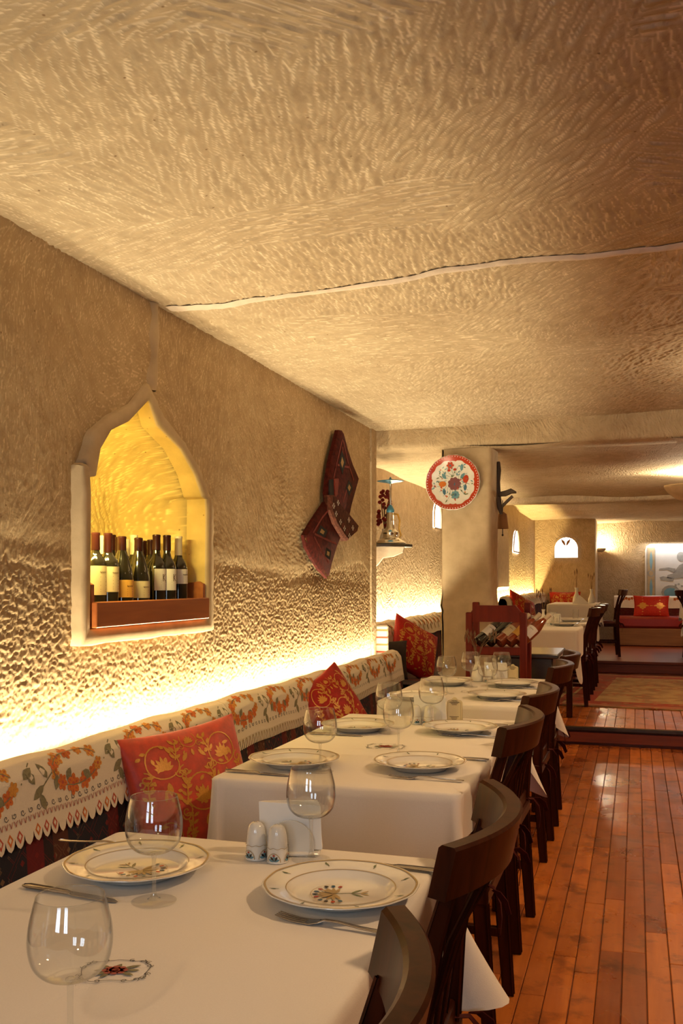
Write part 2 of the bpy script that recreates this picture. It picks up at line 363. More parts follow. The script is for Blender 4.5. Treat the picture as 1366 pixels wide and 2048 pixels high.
# ------------------------------------------------------------------ mesh helpers
class MB:
    def __init__(self): self.v = []; self.f = []; self.m = []
    def add(self, vs, fs, mi=0):
        o = len(self.v); self.v += [tuple(p) for p in vs]
        self.f += [tuple(i + o for i in q) for q in fs]; self.m += [mi] * len(fs)
    def box(self, c, s, mi=0, rot=None):
        x, y, z = s[0] / 2, s[1] / 2, s[2] / 2
        ps = [Vector((a * x, b * y, d * z)) for a in (-1, 1) for b in (-1, 1) for d in (-1, 1)]
        if rot is not None: ps = [rot @ p for p in ps]
        c = Vector(c)
        self.add([p + c for p in ps], [(0, 1, 3, 2), (4, 6, 7, 5), (0, 4, 5, 1), (2, 3, 7, 6), (0, 2, 6, 4), (1, 5, 7, 3)], mi)
    def bbox(self, c, s, b=0.004, mi=0, rot=None):
        """box with chamfered edges"""
        hx, hy, hz = s[0] / 2, s[1] / 2, s[2] / 2
        b = min(b, hx * .9, hy * .9, hz * .9)
        ps = []
        for sx in (-1, 1):
            for sy in (-1, 1):
                for sz in (-1, 1):
                    ps += [Vector((sx * hx, sy * (hy - b), sz * (hz - b))), Vector((sx * (hx - b), sy * hy, sz * (hz - b))), Vector((sx * (hx - b), sy * (hy - b), sz * hz))]
        if rot is not None: ps = [rot @ p for p in ps]
        c = Vector(c); ps = [p + c for p in ps]
        I = lambda x, y, z, k: ((x * 2 + y) * 2 + z) * 3 + k
        F = [(I(0,0,0,0), I(0,0,1,0), I(0,1,1,0), I(0,1,0,0)), (I(1,0,0,0), I(1,1,0,0), I(1,1,1,0), I(1,0,1,0)),
             (I(0,0,0,1), I(1,0,0,1), I(1,0,1,1), I(0,0,1,1)), (I(0,1,0,1), I(0,1,1,1), I(1,1,1,1), I(1,1,0,1)),
             (I(0,0,0,2), I(0,1,0,2), I(1,1,0,2), I(1,0,0,2)), (I(0,0,1,2), I(1,0,1,2), I(1,1,1,2), I(0,1,1,2))]
        for x in (0, 1):
            for y in (0, 1):
                F.append((I(x,y,0,0), I(x,y,0,1), I(x,y,1,1), I(x,y,1,0)))
                F.append((I(x,0,y,0), I(x,0,y,2), I(x,1,y,2), I(x,1,y,0)))
                F.append((I(0,x,y,1), I(1,x,y,1), I(1,x,y,2), I(0,x,y,2)))
                for z in (0, 1): F.append((I(x,y,z,0), I(x,y,z,1), I(x,y,z,2)))
        self.add(ps, F, mi)
    def lathe(self, prof, n=32, mi=0, c=(0, 0, 0), wave=None, closed=False):
        o = []
        for (r, z) in prof:
            for k in range(n):
                a = 2 * PI * k / n
                rr = r * (wave(a, r) if wave else 1.0)
                o.append((c[0] + rr * math.cos(a), c[1] + rr * math.sin(a), c[2] + z))
        fs = []
        for i in range(len(prof) - 1):
            for k in range(n):
                k2 = (k + 1) % n
                fs.append((i * n + k, i * n + k2, (i + 1) * n + k2, (i + 1) * n + k))
        self.add(o, fs, mi)
    def tube(self, path, rad, n=8, mi=0, cap=True, flat=1.0):
        P = [Vector(p) for p in path]
        if not isinstance(rad, (list, tuple)): rad = [rad] * len(P)
        t0 = (P[1] - P[0]).normalized()
        up = Vector((0, 0, 1)) if abs(t0.z) < 0.9 else Vector((1, 0, 0))
        nrm = (up - t0 * up.dot(t0)).normalized()
        vs = []
        for i, p in enumerate(P):
            t = (P[min(i + 1, len(P) - 1)] - P[max(i - 1, 0)]).normalized()
            nrm = (nrm - t * nrm.dot(t)).normalized()
            bn = t.cross(nrm)
            for k in range(n):
                a = 2 * PI * k / n
                vs.append(p + (nrm * math.cos(a) * flat + bn * math.sin(a)) * rad[i])
        fs = []
        for i in range(len(P) - 1):
            for k in range(n):
                k2 = (k + 1) % n
                fs.append((i * n + k, i * n + k2, (i + 1) * n + k2, (i + 1) * n + k))
        if cap:
            fs.append(tuple(range(n))[::-1]); fs.append(tuple((len(P) - 1) * n + k for k in range(n)))
        self.add(vs, fs, mi)
    def sweep_rect(self, path, w, t, side, mi=0, b=0.0):
        """rectangular bar along path; side = direction of the width w; w and t may vary along the path"""
        P = [Vector(p) for p in path]; vs = []
        S = Vector(side).normalized()
        for i, p in enumerate(P):
            tg = (P[min(i + 1, len(P) - 1)] - P[max(i - 1, 0)]).normalized()
            nn = tg.cross(S).normalized()
            ww = (w[i] if isinstance(w, (list, tuple)) else w) / 2; tt = (t[i] if isinstance(t, (list, tuple)) else t) / 2
            for (a, c) in ((-1, -1), (1, -1), (1, 1), (-1, 1)):
                if b:
                    vs.append(p + S * a * (ww - (b if (a * c > 0) else 0)) + nn * c * (tt - (0 if (a * c > 0) else b)))
                    vs.append(p + S * a * (ww - (0 if (a * c > 0) else b)) + nn * c * (tt - (b if (a * c > 0) else 0)))
                else:
                    vs.append(p + S * a * ww + nn * c * tt)
        n = 8 if b else 4; fs = []
        for i in range(len(P) - 1):
            for k in range(n):
                k2 = (k + 1) % n
                fs.append((i * n + k, i * n + k2, (i + 1) * n + k2, (i + 1) * n + k))
        fs.append(tuple(range(n))[::-1]); fs.append(tuple((len(P) - 1) * n + k for k in range(n)))
        self.add(vs, fs, mi)
    def grid(self, fn, nu, nv, mi=0, wrap=False):
        vs = [fn(i / nu, j / nv) for j in range(nv + 1) for i in range(nu + 1)]
        fs = [(j * (nu + 1) + i, j * (nu + 1) + i + 1, (j + 1) * (nu + 1) + i + 1, (j + 1) * (nu + 1) + i) for j in range(nv) for i in range(nu)]
        self.add(vs, fs, mi)
    def prism(self, poly, fn, t0, t1, mi=0, inset=0.0, it=0.0):
        """polygon in 2-D, fn(a, b, t) -> point; from depth t0 to t1, the t1 face drawn in by inset"""
        n = len(poly)
        ca = sum(p[0] for p in poly) / n; cb = sum(p[1] for p in poly) / n
        vs = [fn(a, b, t0) for a, b in poly] + [fn(a, b, t1 - it) for a, b in poly]
        fs = [tuple(range(n))[::-1]] + [(k, (k + 1) % n, n + (k + 1) % n, n + k) for k in range(n)]
        if inset:
            def ins(a, b):
                d = math.hypot(a - ca, b - cb) or 1
                return a - (a - ca) / d * inset, b - (b - cb) / d * inset
            vs += [fn(*ins(a, b), t1) for a, b in poly]
            fs += [(n + k, n + (k + 1) % n, 2 * n + (k + 1) % n, 2 * n + k) for k in range(n)] + [tuple(2 * n + k for k in range(n))]
        else:
            fs.append(tuple(n + k for k in range(n)))
        self.add(vs, fs, mi)
    def mesh(self, name, mats, smooth=False):
        me = bpy.data.meshes.new(name)
        me.from_pydata(self.v, [], self.f)
        for m in (mats if isinstance(mats, (list, tuple)) else [mats]): me.materials.append(m)
        if max(self.m, default=0) > 0: me.polygons.foreach_set('material_index', self.m)
        if smooth: me.polygons.foreach_set('use_smooth', [True] * len(me.polygons))
        me.update()
        import bmesh
        if len(self.f) < 60000:
            bm = bmesh.new(); bm.from_mesh(me); bmesh.ops.recalc_face_normals(bm, faces=bm.faces); bm.to_mesh(me); bm.free()
        if smooth == 'auto':
            try: me.set_sharp_from_angle(angle=math.radians(38))
            except Exception: pass
        return me
    def build(self, name, mats, parent=None, smooth=False, loc=None):
        o = bpy.data.objects.new(name, self.mesh(name, mats, smooth))
        COL.objects.link(o)
        if parent is not None: o.parent = parent
        if loc is not None: o.location = loc
        return o

def tag(o, label=None, cat=None, group=None, kind=None):
    if label: o['label'] = label
    if cat: o['category'] = cat
    if group: o['group'] = group
    if kind: o['kind'] = kind
    return o

def empty(name, label, cat, loc=(0, 0, 0), rz=0.0, group=None):
    o = bpy.data.objects.new(name, None); COL.objects.link(o)
    o.empty_display_size = 0.05
    o.location = loc; o.rotation_euler = (0, 0, rz)
    return tag(o, label, cat, group)

CHILDREN = {}
def kids(o):
    return [c for c in bpy.data.objects if c.parent is o]
def copy_tree(o, parent=None, cache=None):
    if cache is None:
        cache = {}
        for c in bpy.data.objects:
            if c.parent is not None: cache.setdefault(c.parent.name, []).append(c)
    n = o.copy(); COL.objects.link(n); n.parent = parent
    for ch in cache.get(o.name, []): copy_tree(ch, n, cache)
    return n

def place(proto, used, loc, rz, label, group):
    o = copy_tree(proto) if used else proto
    o.location = loc; o.rotation_euler = (0, 0, rz)
    o['label'] = label
    if group: o['group'] = group
    return o

# ---------- flat motifs laid on a surface: lists of (polygon, material index)
def ell(cx, cy, rx, ry, ang=0.0, n=8):
    c, s = math.cos(ang), math.sin(ang)
    return [(cx + c * rx * math.cos(2 * PI * k / n) - s * ry * math.sin(2 * PI * k / n), cy + s * rx * math.cos(2 * PI * k / n) + c * ry * math.sin(2 * PI * k / n)) for k in range(n)]
def leafp(x, y, ang, ln, wd):
    c, s = math.cos(ang), math.sin(ang)
    return [(x + c * a * ln - s * b * wd, y + s * a * ln + c * b * wd) for a, b in ((0, 0), (.25, .38), (.55, .5), (.8, .3), (1, 0), (.8, -.3), (.55, -.5), (.25, -.38))]
def stroke(pts, w, mi=0, closed=False):
    out = []
    n = len(pts)
    for i in range(n - (0 if closed else 1)):
        (x0, y0), (x1, y1) = pts[i], pts[(i + 1) % n]
        d = math.hypot(x1 - x0, y1 - y0)
        if d < 1e-9: continue
        nx, ny = -(y1 - y0) / d * w / 2, (x1 - x0) / d * w / 2
        ex, ey = (x1 - x0) / d * w * .3, (y1 - y0) / d * w * .3
        out.append(([(x0 - nx - ex, y0 - ny - ey), (x1 - nx + ex, y1 - ny + ey), (x1 + nx + ex, y1 + ny + ey), (x0 + nx - ex, y0 + ny - ey)], mi))
    return out
def spiral(cx, cy, r, turns, a0, d=1, n=14):
    return [(cx + r * (1 - .85 * k / n) * math.cos(a0 + d * turns * 2 * PI * k / n), cy + r * (1 - .85 * k / n) * math.sin(a0 + d * turns * 2 * PI * k / n)) for k in range(n + 1)]
def flower(x, y, r, petal, heart, n=5, rot=0.0):
    o = [(ell(x + .55 * r * math.cos(rot + 2 * PI * k / n), y + .55 * r * math.sin(rot + 2 * PI * k / n), .5 * r, .36 * r, rot + 2 * PI * k / n), petal) for k in range(n)]
    return o + [(ell(x, y, .25 * r, .25 * r), heart)]
def moved(polys, dx, dy, s=1.0, ang=0.0, flip=False):
    c, sn = math.cos(ang), math.sin(ang); out = []
    for p, m in polys:
        q = []
        for a, b in p:
            if flip: a = -a
            q.append((dx + s * (c * a - sn * b), dy + s * (sn * a + c * b)))
        out.append((q, m))
    return out
def decal(name, polys, surf, mats, parent, eps=0.0006, step=0.00025):
    """surf(a, b) -> (point, normal)"""
    mb = MB(); layer = 0; last = None
    for p, m in polys:
        if m != last: layer = (layer + 1) % 8; last = m
        e = eps + step * layer
        vs = []
        for a, b in p:
            q, nn = surf(a, b); vs.append(Vector(q) + Vector(nn) * e)
        mb.add(vs, [tuple(range(len(vs)))], m)
    me = bpy.data.meshes.new(name)
    me.from_pydata(mb.v, [], mb.f)
    for m in mats: me.materials.append(m)
    me.polygons.foreach_set('material_index', mb.m); me.update()
    o = bpy.data.objects.new(name, me); COL.objects.link(o); o['kind'] = 'stuff'
    if parent is not None: o.parent = parent
    return o

# ------------------------------------------------------------------ chiselled stone: real grooves in fine meshes
def smooth_noise(rs, A, B, scale):
    """value noise sampled on arrays A, B"""
    g = rs.rand(64, 64)
    a = A / scale; b = B / scale
    ia = np.floor(a).astype(int); ib = np.floor(b).astype(int)
    fa = a - ia; fb = b - ib; fa = fa * fa * (3 - 2 * fa); fb = fb * fb * (3 - 2 * fb)
    G = lambda i, j: g[i % 64, j % 64]
    return (G(ia, ib) * (1 - fa) + G(ia + 1, ib) * fa) * (1 - fb) + (G(ia, ib + 1) * (1 - fa) + G(ia + 1, ib + 1) * fa) * fb

def grooves(U, V, n, ang, size, depth, seed, flip=1):
    """stamp n pick marks; ang(cu, cv) -> direction, size(cu, cv) -> (length, halfwidth), depth(cu, cv)"""
    rs = np.random.RandomState(seed)
    Hh = np.zeros((len(V), len(U))); Rr = np.zeros((len(V), len(U)))
    w_, h_ = U[-1] - U[0], V[-1] - V[0]            # stratified places, so no bare patches stay
    nx = max(1, int(math.sqrt(n * w_ / h_))); nv_ = max(1, int(n / nx)); n = nx * nv_
    gx, gy = np.meshgrid(np.arange(nx), np.arange(nv_))
    cu = U[0] + (gx.ravel() + rs.uniform(-0.15, 1.15, n)) * w_ / nx; cv = V[0] + (gy.ravel() + rs.uniform(-0.15, 1.15, n)) * h_ / nv_
    od = rs.permutation(n); cu = cu[od]; cv = cv[od]
    A = ang(cu, cv, rs); Ls, Ws = size(cu, cv, rs); D = depth(cu, cv, rs)
    off = rs.uniform(-0.0006, 0.0006, n); rk = rs.uniform(0.1, 1.0, n) ** 0.8
    for k in range(n):
        ln = Ls[k] / 2
        i0, i1 = np.searchsorted(U, (cu[k] - ln, cu[k] + ln)); j0, j1 = np.searchsorted(V, (cv[k] - ln, cv[k] + ln))
        if i1 - i0 < 2 or j1 - j0 < 2: continue
        du = U[i0:i1][None, :] - cu[k]; dv = V[j0:j1][:, None] - cv[k]
        c, s = math.cos(A[k]), math.sin(A[k])
        a = (du * c + dv * s) / ln; b = (dv * c - du * s) / Ws[k] + 0.35 * a * a
        b = b * flip
        g = -D[k] * (1 - np.clip((b + 1) / 2, 0, 1) ** 1.4) * (1 - a ** 4) + off[k]      # a chip: one sharp edge, one running out
        g[(np.abs(a) > 1) | (np.abs(b) > 1)] = 0
        w = Hh[j0:j1, i0:i1]
        won = g < w; q = Rr[j0:j1, i0:i1]
        q[won] = (np.clip((-0.45 - b) / 0.4, 0, 1) * np.clip((1 - np.abs(a)) * 3, 0, 1) * rk[k])[won]
        np.minimum(w, g, out=w)
    return Hh, Rr

def hash2(i, j, k=0):
    x = np.sin(i * 127.1 + j * 311.7 + k * 74.7) * 43758.5453
    return x - np.floor(x)

def patches(A, B, cell_a, cell_b, seed):
    """nearest jittered cell centre: returns cell ids and centres, so that each patch has its own stroke direction"""
    ia = np.floor(A / cell_a); ib = np.floor(B / cell_b)
    best = np.full(A.shape, 1e9); oi = np.zeros(A.shape); oj = np.zeros(A.shape); ca = np.zeros(A.shape); cb = np.zeros(A.shape)
    for di in (-1, 0, 1):
        for dj in (-1, 0, 1):
            i, j = ia + di, ib + dj
            x = (i + 0.5 + 0.8 * (hash2(i, j, seed) - 0.5)) * cell_a; y = (j + 0.5 + 0.8 * (hash2(i, j, seed + 1) - 0.5)) * cell_b
            d = ((A - x) / cell_a) ** 2 + ((B - y) / cell_b) ** 2
            m = d < best
            best = np.where(m, d, best); oi = np.where(m, i, oi); oj = np.where(m, j, oj); ca = np.where(m, x, ca); cb = np.where(m, y, cb)
    return oi, oj, ca, cb

def grid_object(name, X, Y, Z, mat, keep=None, parent=None, ridge=None):
    """X, Y, Z arrays (rows, cols) -> smooth mesh; keep = bool per cell"""
    r, c = X.shape
    co = np.stack([X, Y, Z], -1).reshape(-1, 3).astype(np.float32)
    idx = np.arange(r * c).reshape(r, c)
    q = np.stack([idx[:-1, :-1], idx[:-1, 1:], idx[1:, 1:], idx[1:, :-1]], -1).reshape(-1, 4)
    if keep is not None: q = q[keep.reshape(-1)]
    me = bpy.data.meshes.new(name)
    me.vertices.add(len(co)); me.vertices.foreach_set('co', co.ravel())
    me.loops.add(q.size); me.loops.foreach_set('vertex_index', q.ravel().astype(np.int32))
    me.polygons.add(len(q)); me.polygons.foreach_set('loop_start', np.arange(0, q.size, 4, dtype=np.int32))
    me.polygons.foreach_set('loop_total', np.full(len(q), 4, dtype=np.int32))
    me.polygons.foreach_set('use_smooth', np.ones(len(q), dtype=bool))
    me.update(calc_edges=True); me.validate()
    if ridge is not None:
        at = me.attributes.new('ridge', 'FLOAT', 'POINT'); at.data.foreach_set('value', ridge.reshape(-1).astype(np.float32))
    me.materials.append(mat)
    o = bpy.data.objects.new(name, me); COL.objects.link(o)
    if parent is not None: o.parent = parent
    return o

def inside(poly, A, B):
    r = np.zeros(A.shape, bool); n = len(poly)
    for k in range(n):
        x0, y0 = poly[k]; x1, y1 = poly[(k + 1) % n]
        if y0 == y1: continue
        c = ((y0 > B) != (y1 > B)) & (A < (x1 - x0) * (B - y0) / (y1 - y0) + x0)
        r ^= c
    return r

def graded(a, b, s0, s1):
    out = [a]
    while out[-1] < b:
        t = (out[-1] - a) / (b - a); out.append(out[-1] + s0 + (s1 - s0) * t)
    return np.array(out) * (b - a) / (out[-1] - a) + a * (1 - (b - a) / (out[-1] - a))

WX = -1.72          # left wall plane
WEND = 6.36         # its end
CZ = 2.36           # ceiling of the front bay
rs0 = np.random.RandomState(3)

# ---- ceiling
Uc = graded(-1.80, 0.72, 0.0050, 0.0050); Vc = graded(1.20, WEND + 0.05, 0.0046, 0.0095)
GU, GV = np.meshgrid(Uc, Vc)
wa = GU + 0.10 * (smooth_noise(rs0, GU + 3, GV + 3, 0.25) - 0.5); wb_ = GV + 0.10 * (smooth_noise(rs0, GU + 3, GV + 3, 0.25) - 0.5)
pi_, pj_, pca, pcb = patches(wa, wb_, 0.62, 0.40, 5)
wild = np.clip((pca + 0.55) * 1.3, 0, 1) * np.clip((3.6 - pcb) * 0.8, 0, 1)
nrm_ = (hash2(pi_, pj_, 3) + hash2(pi_, pj_, 4) + hash2(pi_, pj_, 6) - 1.5)
th_c = 1.66 + 0.38 * (pca + 1.2) + nrm_ * (0.45 + 2.2 * wild) + np.where(hash2(pi_, pj_, 8) > 0.80, 1.35, 0.0)
def ceil_dir(u, v, rs):
    iu_ = np.clip(np.searchsorted(Uc, u), 0, len(Uc) - 1); iv_ = np.clip(np.searchsorted(Vc, v), 0, len(Vc) - 1)
    return th_c[iv_, iu_] + rs.normal(0, 0.11, len(u))
def ceil_size(u, v, rs):
    t = np.clip((v - 1.2) / 2.4, 0, 1)
    return rs.uniform(0.08, 0.17, len(u)) * (1 - 0.42 * t), rs.uniform(0.009, 0.014, len(u)) * (1 - 0.15 * t)
Hc, Rc = grooves(Uc, Vc, 22000, ceil_dir, ceil_size, lambda u, v, rs: rs.uniform(0.0040, 0.0075, len(u)) * (1 - 0.25 * np.clip((v - 3) / 3, 0, 1)), 11)
big = (smooth_noise(rs0, GU + 5, GV + 5, 1.1) - 0.5) * 0.05 + (smooth_noise(rs0, GU + 5, GV + 5, 0.35) - 0.5) * 0.014
lip = 0.05 * np.clip((GU + 1.50) / -0.22, 0, 1) ** 2 * (0)
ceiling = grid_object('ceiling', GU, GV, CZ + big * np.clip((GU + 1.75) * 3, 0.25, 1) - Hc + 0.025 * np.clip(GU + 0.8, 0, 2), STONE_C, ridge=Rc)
tag(ceiling, 'carved tuff ceiling covered in short pick marks', kind='structure')
mb = MB()
mb.box((1.62, 2.4, CZ + 0.11), (1.78, 8.2, 0.12)); mb.box((-0.5, -0.17, CZ + 0.075), (2.6, 3.06, 0.12))
tag(mb.build('ceiling', STONE_FAR), 'plain carved ceiling over the rest of the front room', kind='structure')

# plaster seam across the ceiling
sx = np.linspace(-1.70, 1.2, 260); prof = np.linspace(-1, 1, 9)
SX, SP = np.meshgrid(sx, prof, indexing='ij')
wid = 0.011 + 0.010 * smooth_noise(rs0, SX * 3 + 3, SX * 0 + 1, 0.1) + 0.022 * np.clip((-1.05 - SX) * 1.5, 0, 1)
midl = 3.27 - 0.055 * (SX + 1.7) + 0.03 * (smooth_noise(rs0, SX + 7, SX * 0 + 2, 0.12) - 0.5) + 0.04 * (smooth_noise(rs0, SX + 7, SX * 0 + 3, 0.5) - 0.5)
iu = np.clip(np.searchsorted(Uc, SX.clip(Uc[0], Uc[-1])), 0, len(Uc) - 1); iv = np.clip(np.searchsorted(Vc, midl), 0, len(Vc) - 1)
cz = (CZ + big * np.clip((GU + 1.75) * 3, 0.25, 1) + 0.025 * np.clip(GU + 0.8, 0, 2))[iv, iu]
bulge = (0.004 + 0.008 * np.clip((SX + 1.2) * 2, 0.1, 1)) * (1 - SP ** 2) + 0.004 * (smooth_noise(rs0, SX * 4 + 4, SP + 4, 0.12) - 0.5) * (1 - SP ** 2)
o = grid_object('plaster_seam', SX, midl + SP * wid, cz - bulge + 0.0005, JOINT, parent=ceiling)

# ---- left wall with the wine niche
OUT = [(2.636, 1.112), (2.640, 1.40), (2.644, 1.690), (2.672, 1.702), (2.735, 1.812), (2.852, 1.884), (3.005, 1.950), (3.128, 2.050),
       (3.25, 1.945), (3.40, 1.870), (3.53, 1.775), (3.60, 1.672), (3.625, 1.655), (3.625, 1.40), (3.625, 1.112), (3.10, 1.112)]
INN = [(2.682, 1.165), (2.686, 1.40), (2.690, 1.655), (2.727, 1.662), (2.766, 1.755), (2.840, 1.828), (2.960, 1.876), (3.128, 1.985),
       (3.180, 1.900), (3.36, 1.835), (3.47, 1.748), (3.526, 1.664), (3.556, 1.655), (3.550, 1.40), (3.545, 1.165), (3.10, 1.165)]
def dense(pl, k=6):
    o = []
    for i in range(len(pl)):
        a, b = pl[i], pl[(i + 1) % len(pl)]
        for j in range(k): o.append((a[0] + (b[0] - a[0]) * j / k, a[1] + (b[1] - a[1]) * j / k))
    return o
Uw = graded(1.70, WEND, 0.0045, 0.0065); Vw = graded(0.76, CZ + 0.05, 0.0045, 0.0058)
def wall_dir(u, v, rs):
    sw = smooth_noise(rs0, u + 3, v + 3, 0.55) * 3.2
    return np.where(v > 1.38, sw + 0.5 + rs.normal(0, 0.2, len(u)), (sw - 1.6) * 0.5 + rs.normal(0, 0.7, len(u)))
def wall_size(u, v, rs):
    lo = v + 0.16 * (smooth_noise(rs0, u + 2, v + 2, 0.35) - 0.5) < 1.36
    return np.where(lo, rs.uniform(0.014, 0.034, len(u)), rs.uniform(0.03, 0.08, len(u))), np.where(lo, rs.uniform(0.0042, 0.0072, len(u)), rs.uniform(0.006, 0.010, len(u)))
Hw, Rw = grooves(Uw, Vw, 46000, wall_dir, wall_size, lambda u, v, rs: np.where(v + 0.16 * (smooth_noise(rs0, u + 2, v + 2, 0.35) - 0.5) < 1.36, rs.uniform(0.0028, 0.0075, len(u)), rs.uniform(0.0010, 0.0024, len(u))), 12, -1)
GU2, GV2 = np.meshgrid(Uw, Vw)
wb = (smooth_noise(rs0, GU2 + 5, GV2 + 5, 0.9) - 0.5) * 0.016 + (smooth_noise(rs0, GU2 + 5, GV2 + 5, 0.22) - 0.5) * 0.006
ledge = 0.003 * np.exp(-((GV2 - (1.44 - 0.036 * (GU2 - 2.3))) / 0.035) ** 2)        # the soft course line half way up
inn = inside(INN, GU2, GV2)
cell = inn[:-1, :-1] | inn[1:, 1:] | inn[1:, :-1] | inn[:-1, 1:]
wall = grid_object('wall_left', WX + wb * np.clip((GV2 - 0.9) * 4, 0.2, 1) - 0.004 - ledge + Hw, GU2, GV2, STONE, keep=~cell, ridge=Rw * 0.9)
tag(wall, 'carved tuff wall with the lit wine niche above the bench', kind='structure')
mb = MB()
mb.box((WX - 0.045, 2.1, 0.35), (0.10, 8.5, 0.72)); mb.box((WX - 0.045, -0.05, 1.55), (0.10, 3.6, 1.72))
mb.build('wall_base', STONE_FAR, wall)
mb = MB(); mb.box((-1.95, WEND - 0.055, 1.2), (0.46, 0.12, 2.4)); mb.build('wall_return', STONE_FAR, wall)
# raised plaster surround and jambs of the niche
oo, ii = dense(OUT), dense(INN); n = len(oo)
def raise_(z): return WX + 0.042 - 0.032 * max(0, min(1, (z - 1.60) / 0.40))
mb = MB(); vs = []
for k in range(n):
    (a, b), (c, d) = oo[k], ii[k]
    j = 0.004 * math.sin(k * 2.7) + 0.003 * math.sin(k * 1.3)
    xo, xi = raise_(b), raise_(d)
    vs += [(WX - 0.03, a, b), (xo - 0.012, a + j, b + j * .5), (xo, a + (c - a) * .12 + j, b + (d - b) * .12), ((xo + xi) / 2, (a + c) / 2, (b + d) / 2),
           (xi, c + (a - c) * .06, d + (b - d) * .06), (xi - 0.008, c, d), (WX - 0.01, c, d), (WX - 0.05, c, d)]
fs = []
for k in range(n):
    for q in range(7):
        fs.append((k * 8 + q, ((k + 1) % n) * 8 + q, ((k + 1) % n) * 8 + q + 1, k * 8 + q + 1))
mi = [2 if (f[0] % 8) >= 5 else 0 for f in fs]
mb.v = vs; mb.f = fs; mb.m = [1 if x else 0 for x in mi]
tag(mb.build('trim_1', [PLASTER, NICHE], None, True), 'raised plaster surround of the ogee wine niche', kind='structure')
Un = np.arange(2.60, 3.64, 0.006); Vn = np.arange(1.13, 2.03, 0.006)
A, B = np.meshgrid(Un, Vn)
Hn, Rn = grooves(Un, Vn, 2300, lambda u, v, rs: np.arctan2(v - 1.2, u - 3.45) + 0.25 + rs.normal(0, 0.15, len(u)),
                 lambda u, v, rs: (rs.uniform(0.05, 0.11, len(u)), rs.uniform(0.008, 0.013, len(u))), lambda u, v, rs: rs.uniform(0.003, 0.007, len(u)), 13)
near = np.full(A.shape, 9.0)                       # distance to the sides and arch: the recess is a scooped apse
for k in range(len(INN) - 2):
    (x0, y0), (x1, y1) = INN[k], INN[k + 1]
    t = np.clip(((A - x0) * (x1 - x0) + (B - y0) * (y1 - y0)) / ((x1 - x0) ** 2 + (y1 - y0) ** 2), 0, 1)
    near = np.minimum(near, np.hypot(A - x0 - t * (x1 - x0), B - y0 - t * (y1 - y0)))
near = np.where(inside(INN, A, B), near, -near)
dep = 0.046 + 0.28 * np.sqrt(np.clip(1 - (1 - np.clip((near + 0.003) / 0.17, 0, 1)) ** 2, 0, 1))
for _ in range(3):                                 # soften the fold lines of the apse
    pd = np.pad(dep, 6, mode='edge')
    cs = np.cumsum(np.pad(pd, ((1, 0), (0, 0))), 0); pd = (cs[13:] - cs[:-13]) / 13
    cs = np.cumsum(np.pad(pd, ((0, 0), (1, 0))), 1); pd = (cs[:, 13:] - cs[:, :-13]) / 13
    dep = np.where(near > 0.035, pd, np.where(near > 0, dep + (pd - dep) * near / 0.035, dep))
grid_object('niche_back', WX - dep + Hn, A, B, NICHE, parent=wall, ridge=Rn)
# upright plaster seam above the niche
sz = np.linspace(2.03, CZ, 40); SZ, SP = np.meshgrid(sz, np.linspace(-1, 1, 7), indexing='ij')
grid_object('plaster_seam', WX - 0.014 + 0.024 * (1 - SP ** 2), 3.185 + SP * (0.030 + 0.012 * np.sin(SZ * 40)) + 0.012 * np.sin(SZ * 9), SZ, PLASTER, parent=wall)

# ---- bays beyond: walls, low ceilings, beams, column
mb = MB()
mb.box((-2.05, 8.4, 1.2), (0.14, 4.2, 2.5))
tag(mb.build('wall_bay', STONE_FAR), 'carved wall of the second bay behind the column', kind='structure')
def sheet(name, fn, nu, nv, mat, label, seed=1, parent=None):
    a = np.linspace(0, 1, nu); b = np.linspace(0, 1, nv); A, B = np.meshgrid(a, b)
    X, Y, Z = fn(A, B)
    o = grid_object(name, X, Y, Z, mat, parent=parent)
    if label: tag(o, label, kind='structure')
    return o
sheet('ceiling', lambda a, b: (-2.1 + 4.6 * a, WEND + 0.03 + 4.35 * b, 2.235 + 0.05 * (smooth_noise(rs0, a * 9, b * 9, 1.3) - 0.5) + 0.05 * np.clip(a - 0.55, 0, 1)), 120, 110, STONE_FAR, 'low carved ceiling of the second bay')
sheet('ceiling', lambda a, b: (-2.1 + 4.6 * a, 10.7 + 6.5 * b, 2.33 + 0.06 * (smooth_noise(rs0, a * 9, b * 9, 1.1) - 0.5)), 90, 110, STONE_FAR, 'carved ceiling of the far room')
def beam(y, z0, z1, dy, label):
    A = np.linspace(-2.1, 2.5, 160); P = np.array([(0, z1 + .1), (0, z1), (-0.004, z0 + 0.035), (0.006, z0 + 0.008), (0.03, z0), (dy * .5, z0 - .004), (dy, z0), (dy, z1 + .1)])
    X = np.repeat(A[:, None], len(P), 1); W = (smooth_noise(rs0, X + 4, X * 0 + y, 0.5) - 0.5)
    return tag(grid_object('trim_beam', X, y + P[:, 0][None, :] + W * 0.02, P[:, 1][None, :] + W * 0.014 + 0.012 * np.clip(X, 0, 2), STONE_FAR), label, kind='structure')
beam(WEND + 0.01, 2.232, CZ + .06, 0.30, 'downstand stone edge where the low ceiling begins')
beam(10.55, 2.175, 2.30, 0.22, 'second stone beam before the far room')
mb = MB()
def colm(a, b):
    # soft-cornered square shaft
    t = a * 4; k = int(t) % 4; f = t - int(t)
    cs = [(-1, -1), (1, -1), (1, 1), (-1, 1)]
    p, q = cs[k], cs[(k + 1) % 4]
    x = p[0] + (q[0] - p[0]) * f; y = p[1] + (q[1] - p[1]) * f
    r = (abs(x) ** 10 + abs(y) ** 10) ** -0.1
    z = 2.30 * b
    ring = 0.010 * math.exp(-((z - 1.16) / 0.03) ** 2) + 0.006 * math.exp(-((z - 1.06) / 0.02) ** 2)
    w = 0.175 + ring + 0.008 * math.sin(z * 5 + a * 9) * .6
    return (-1.115 + x * r * w, 6.66 + y * r * w, z)
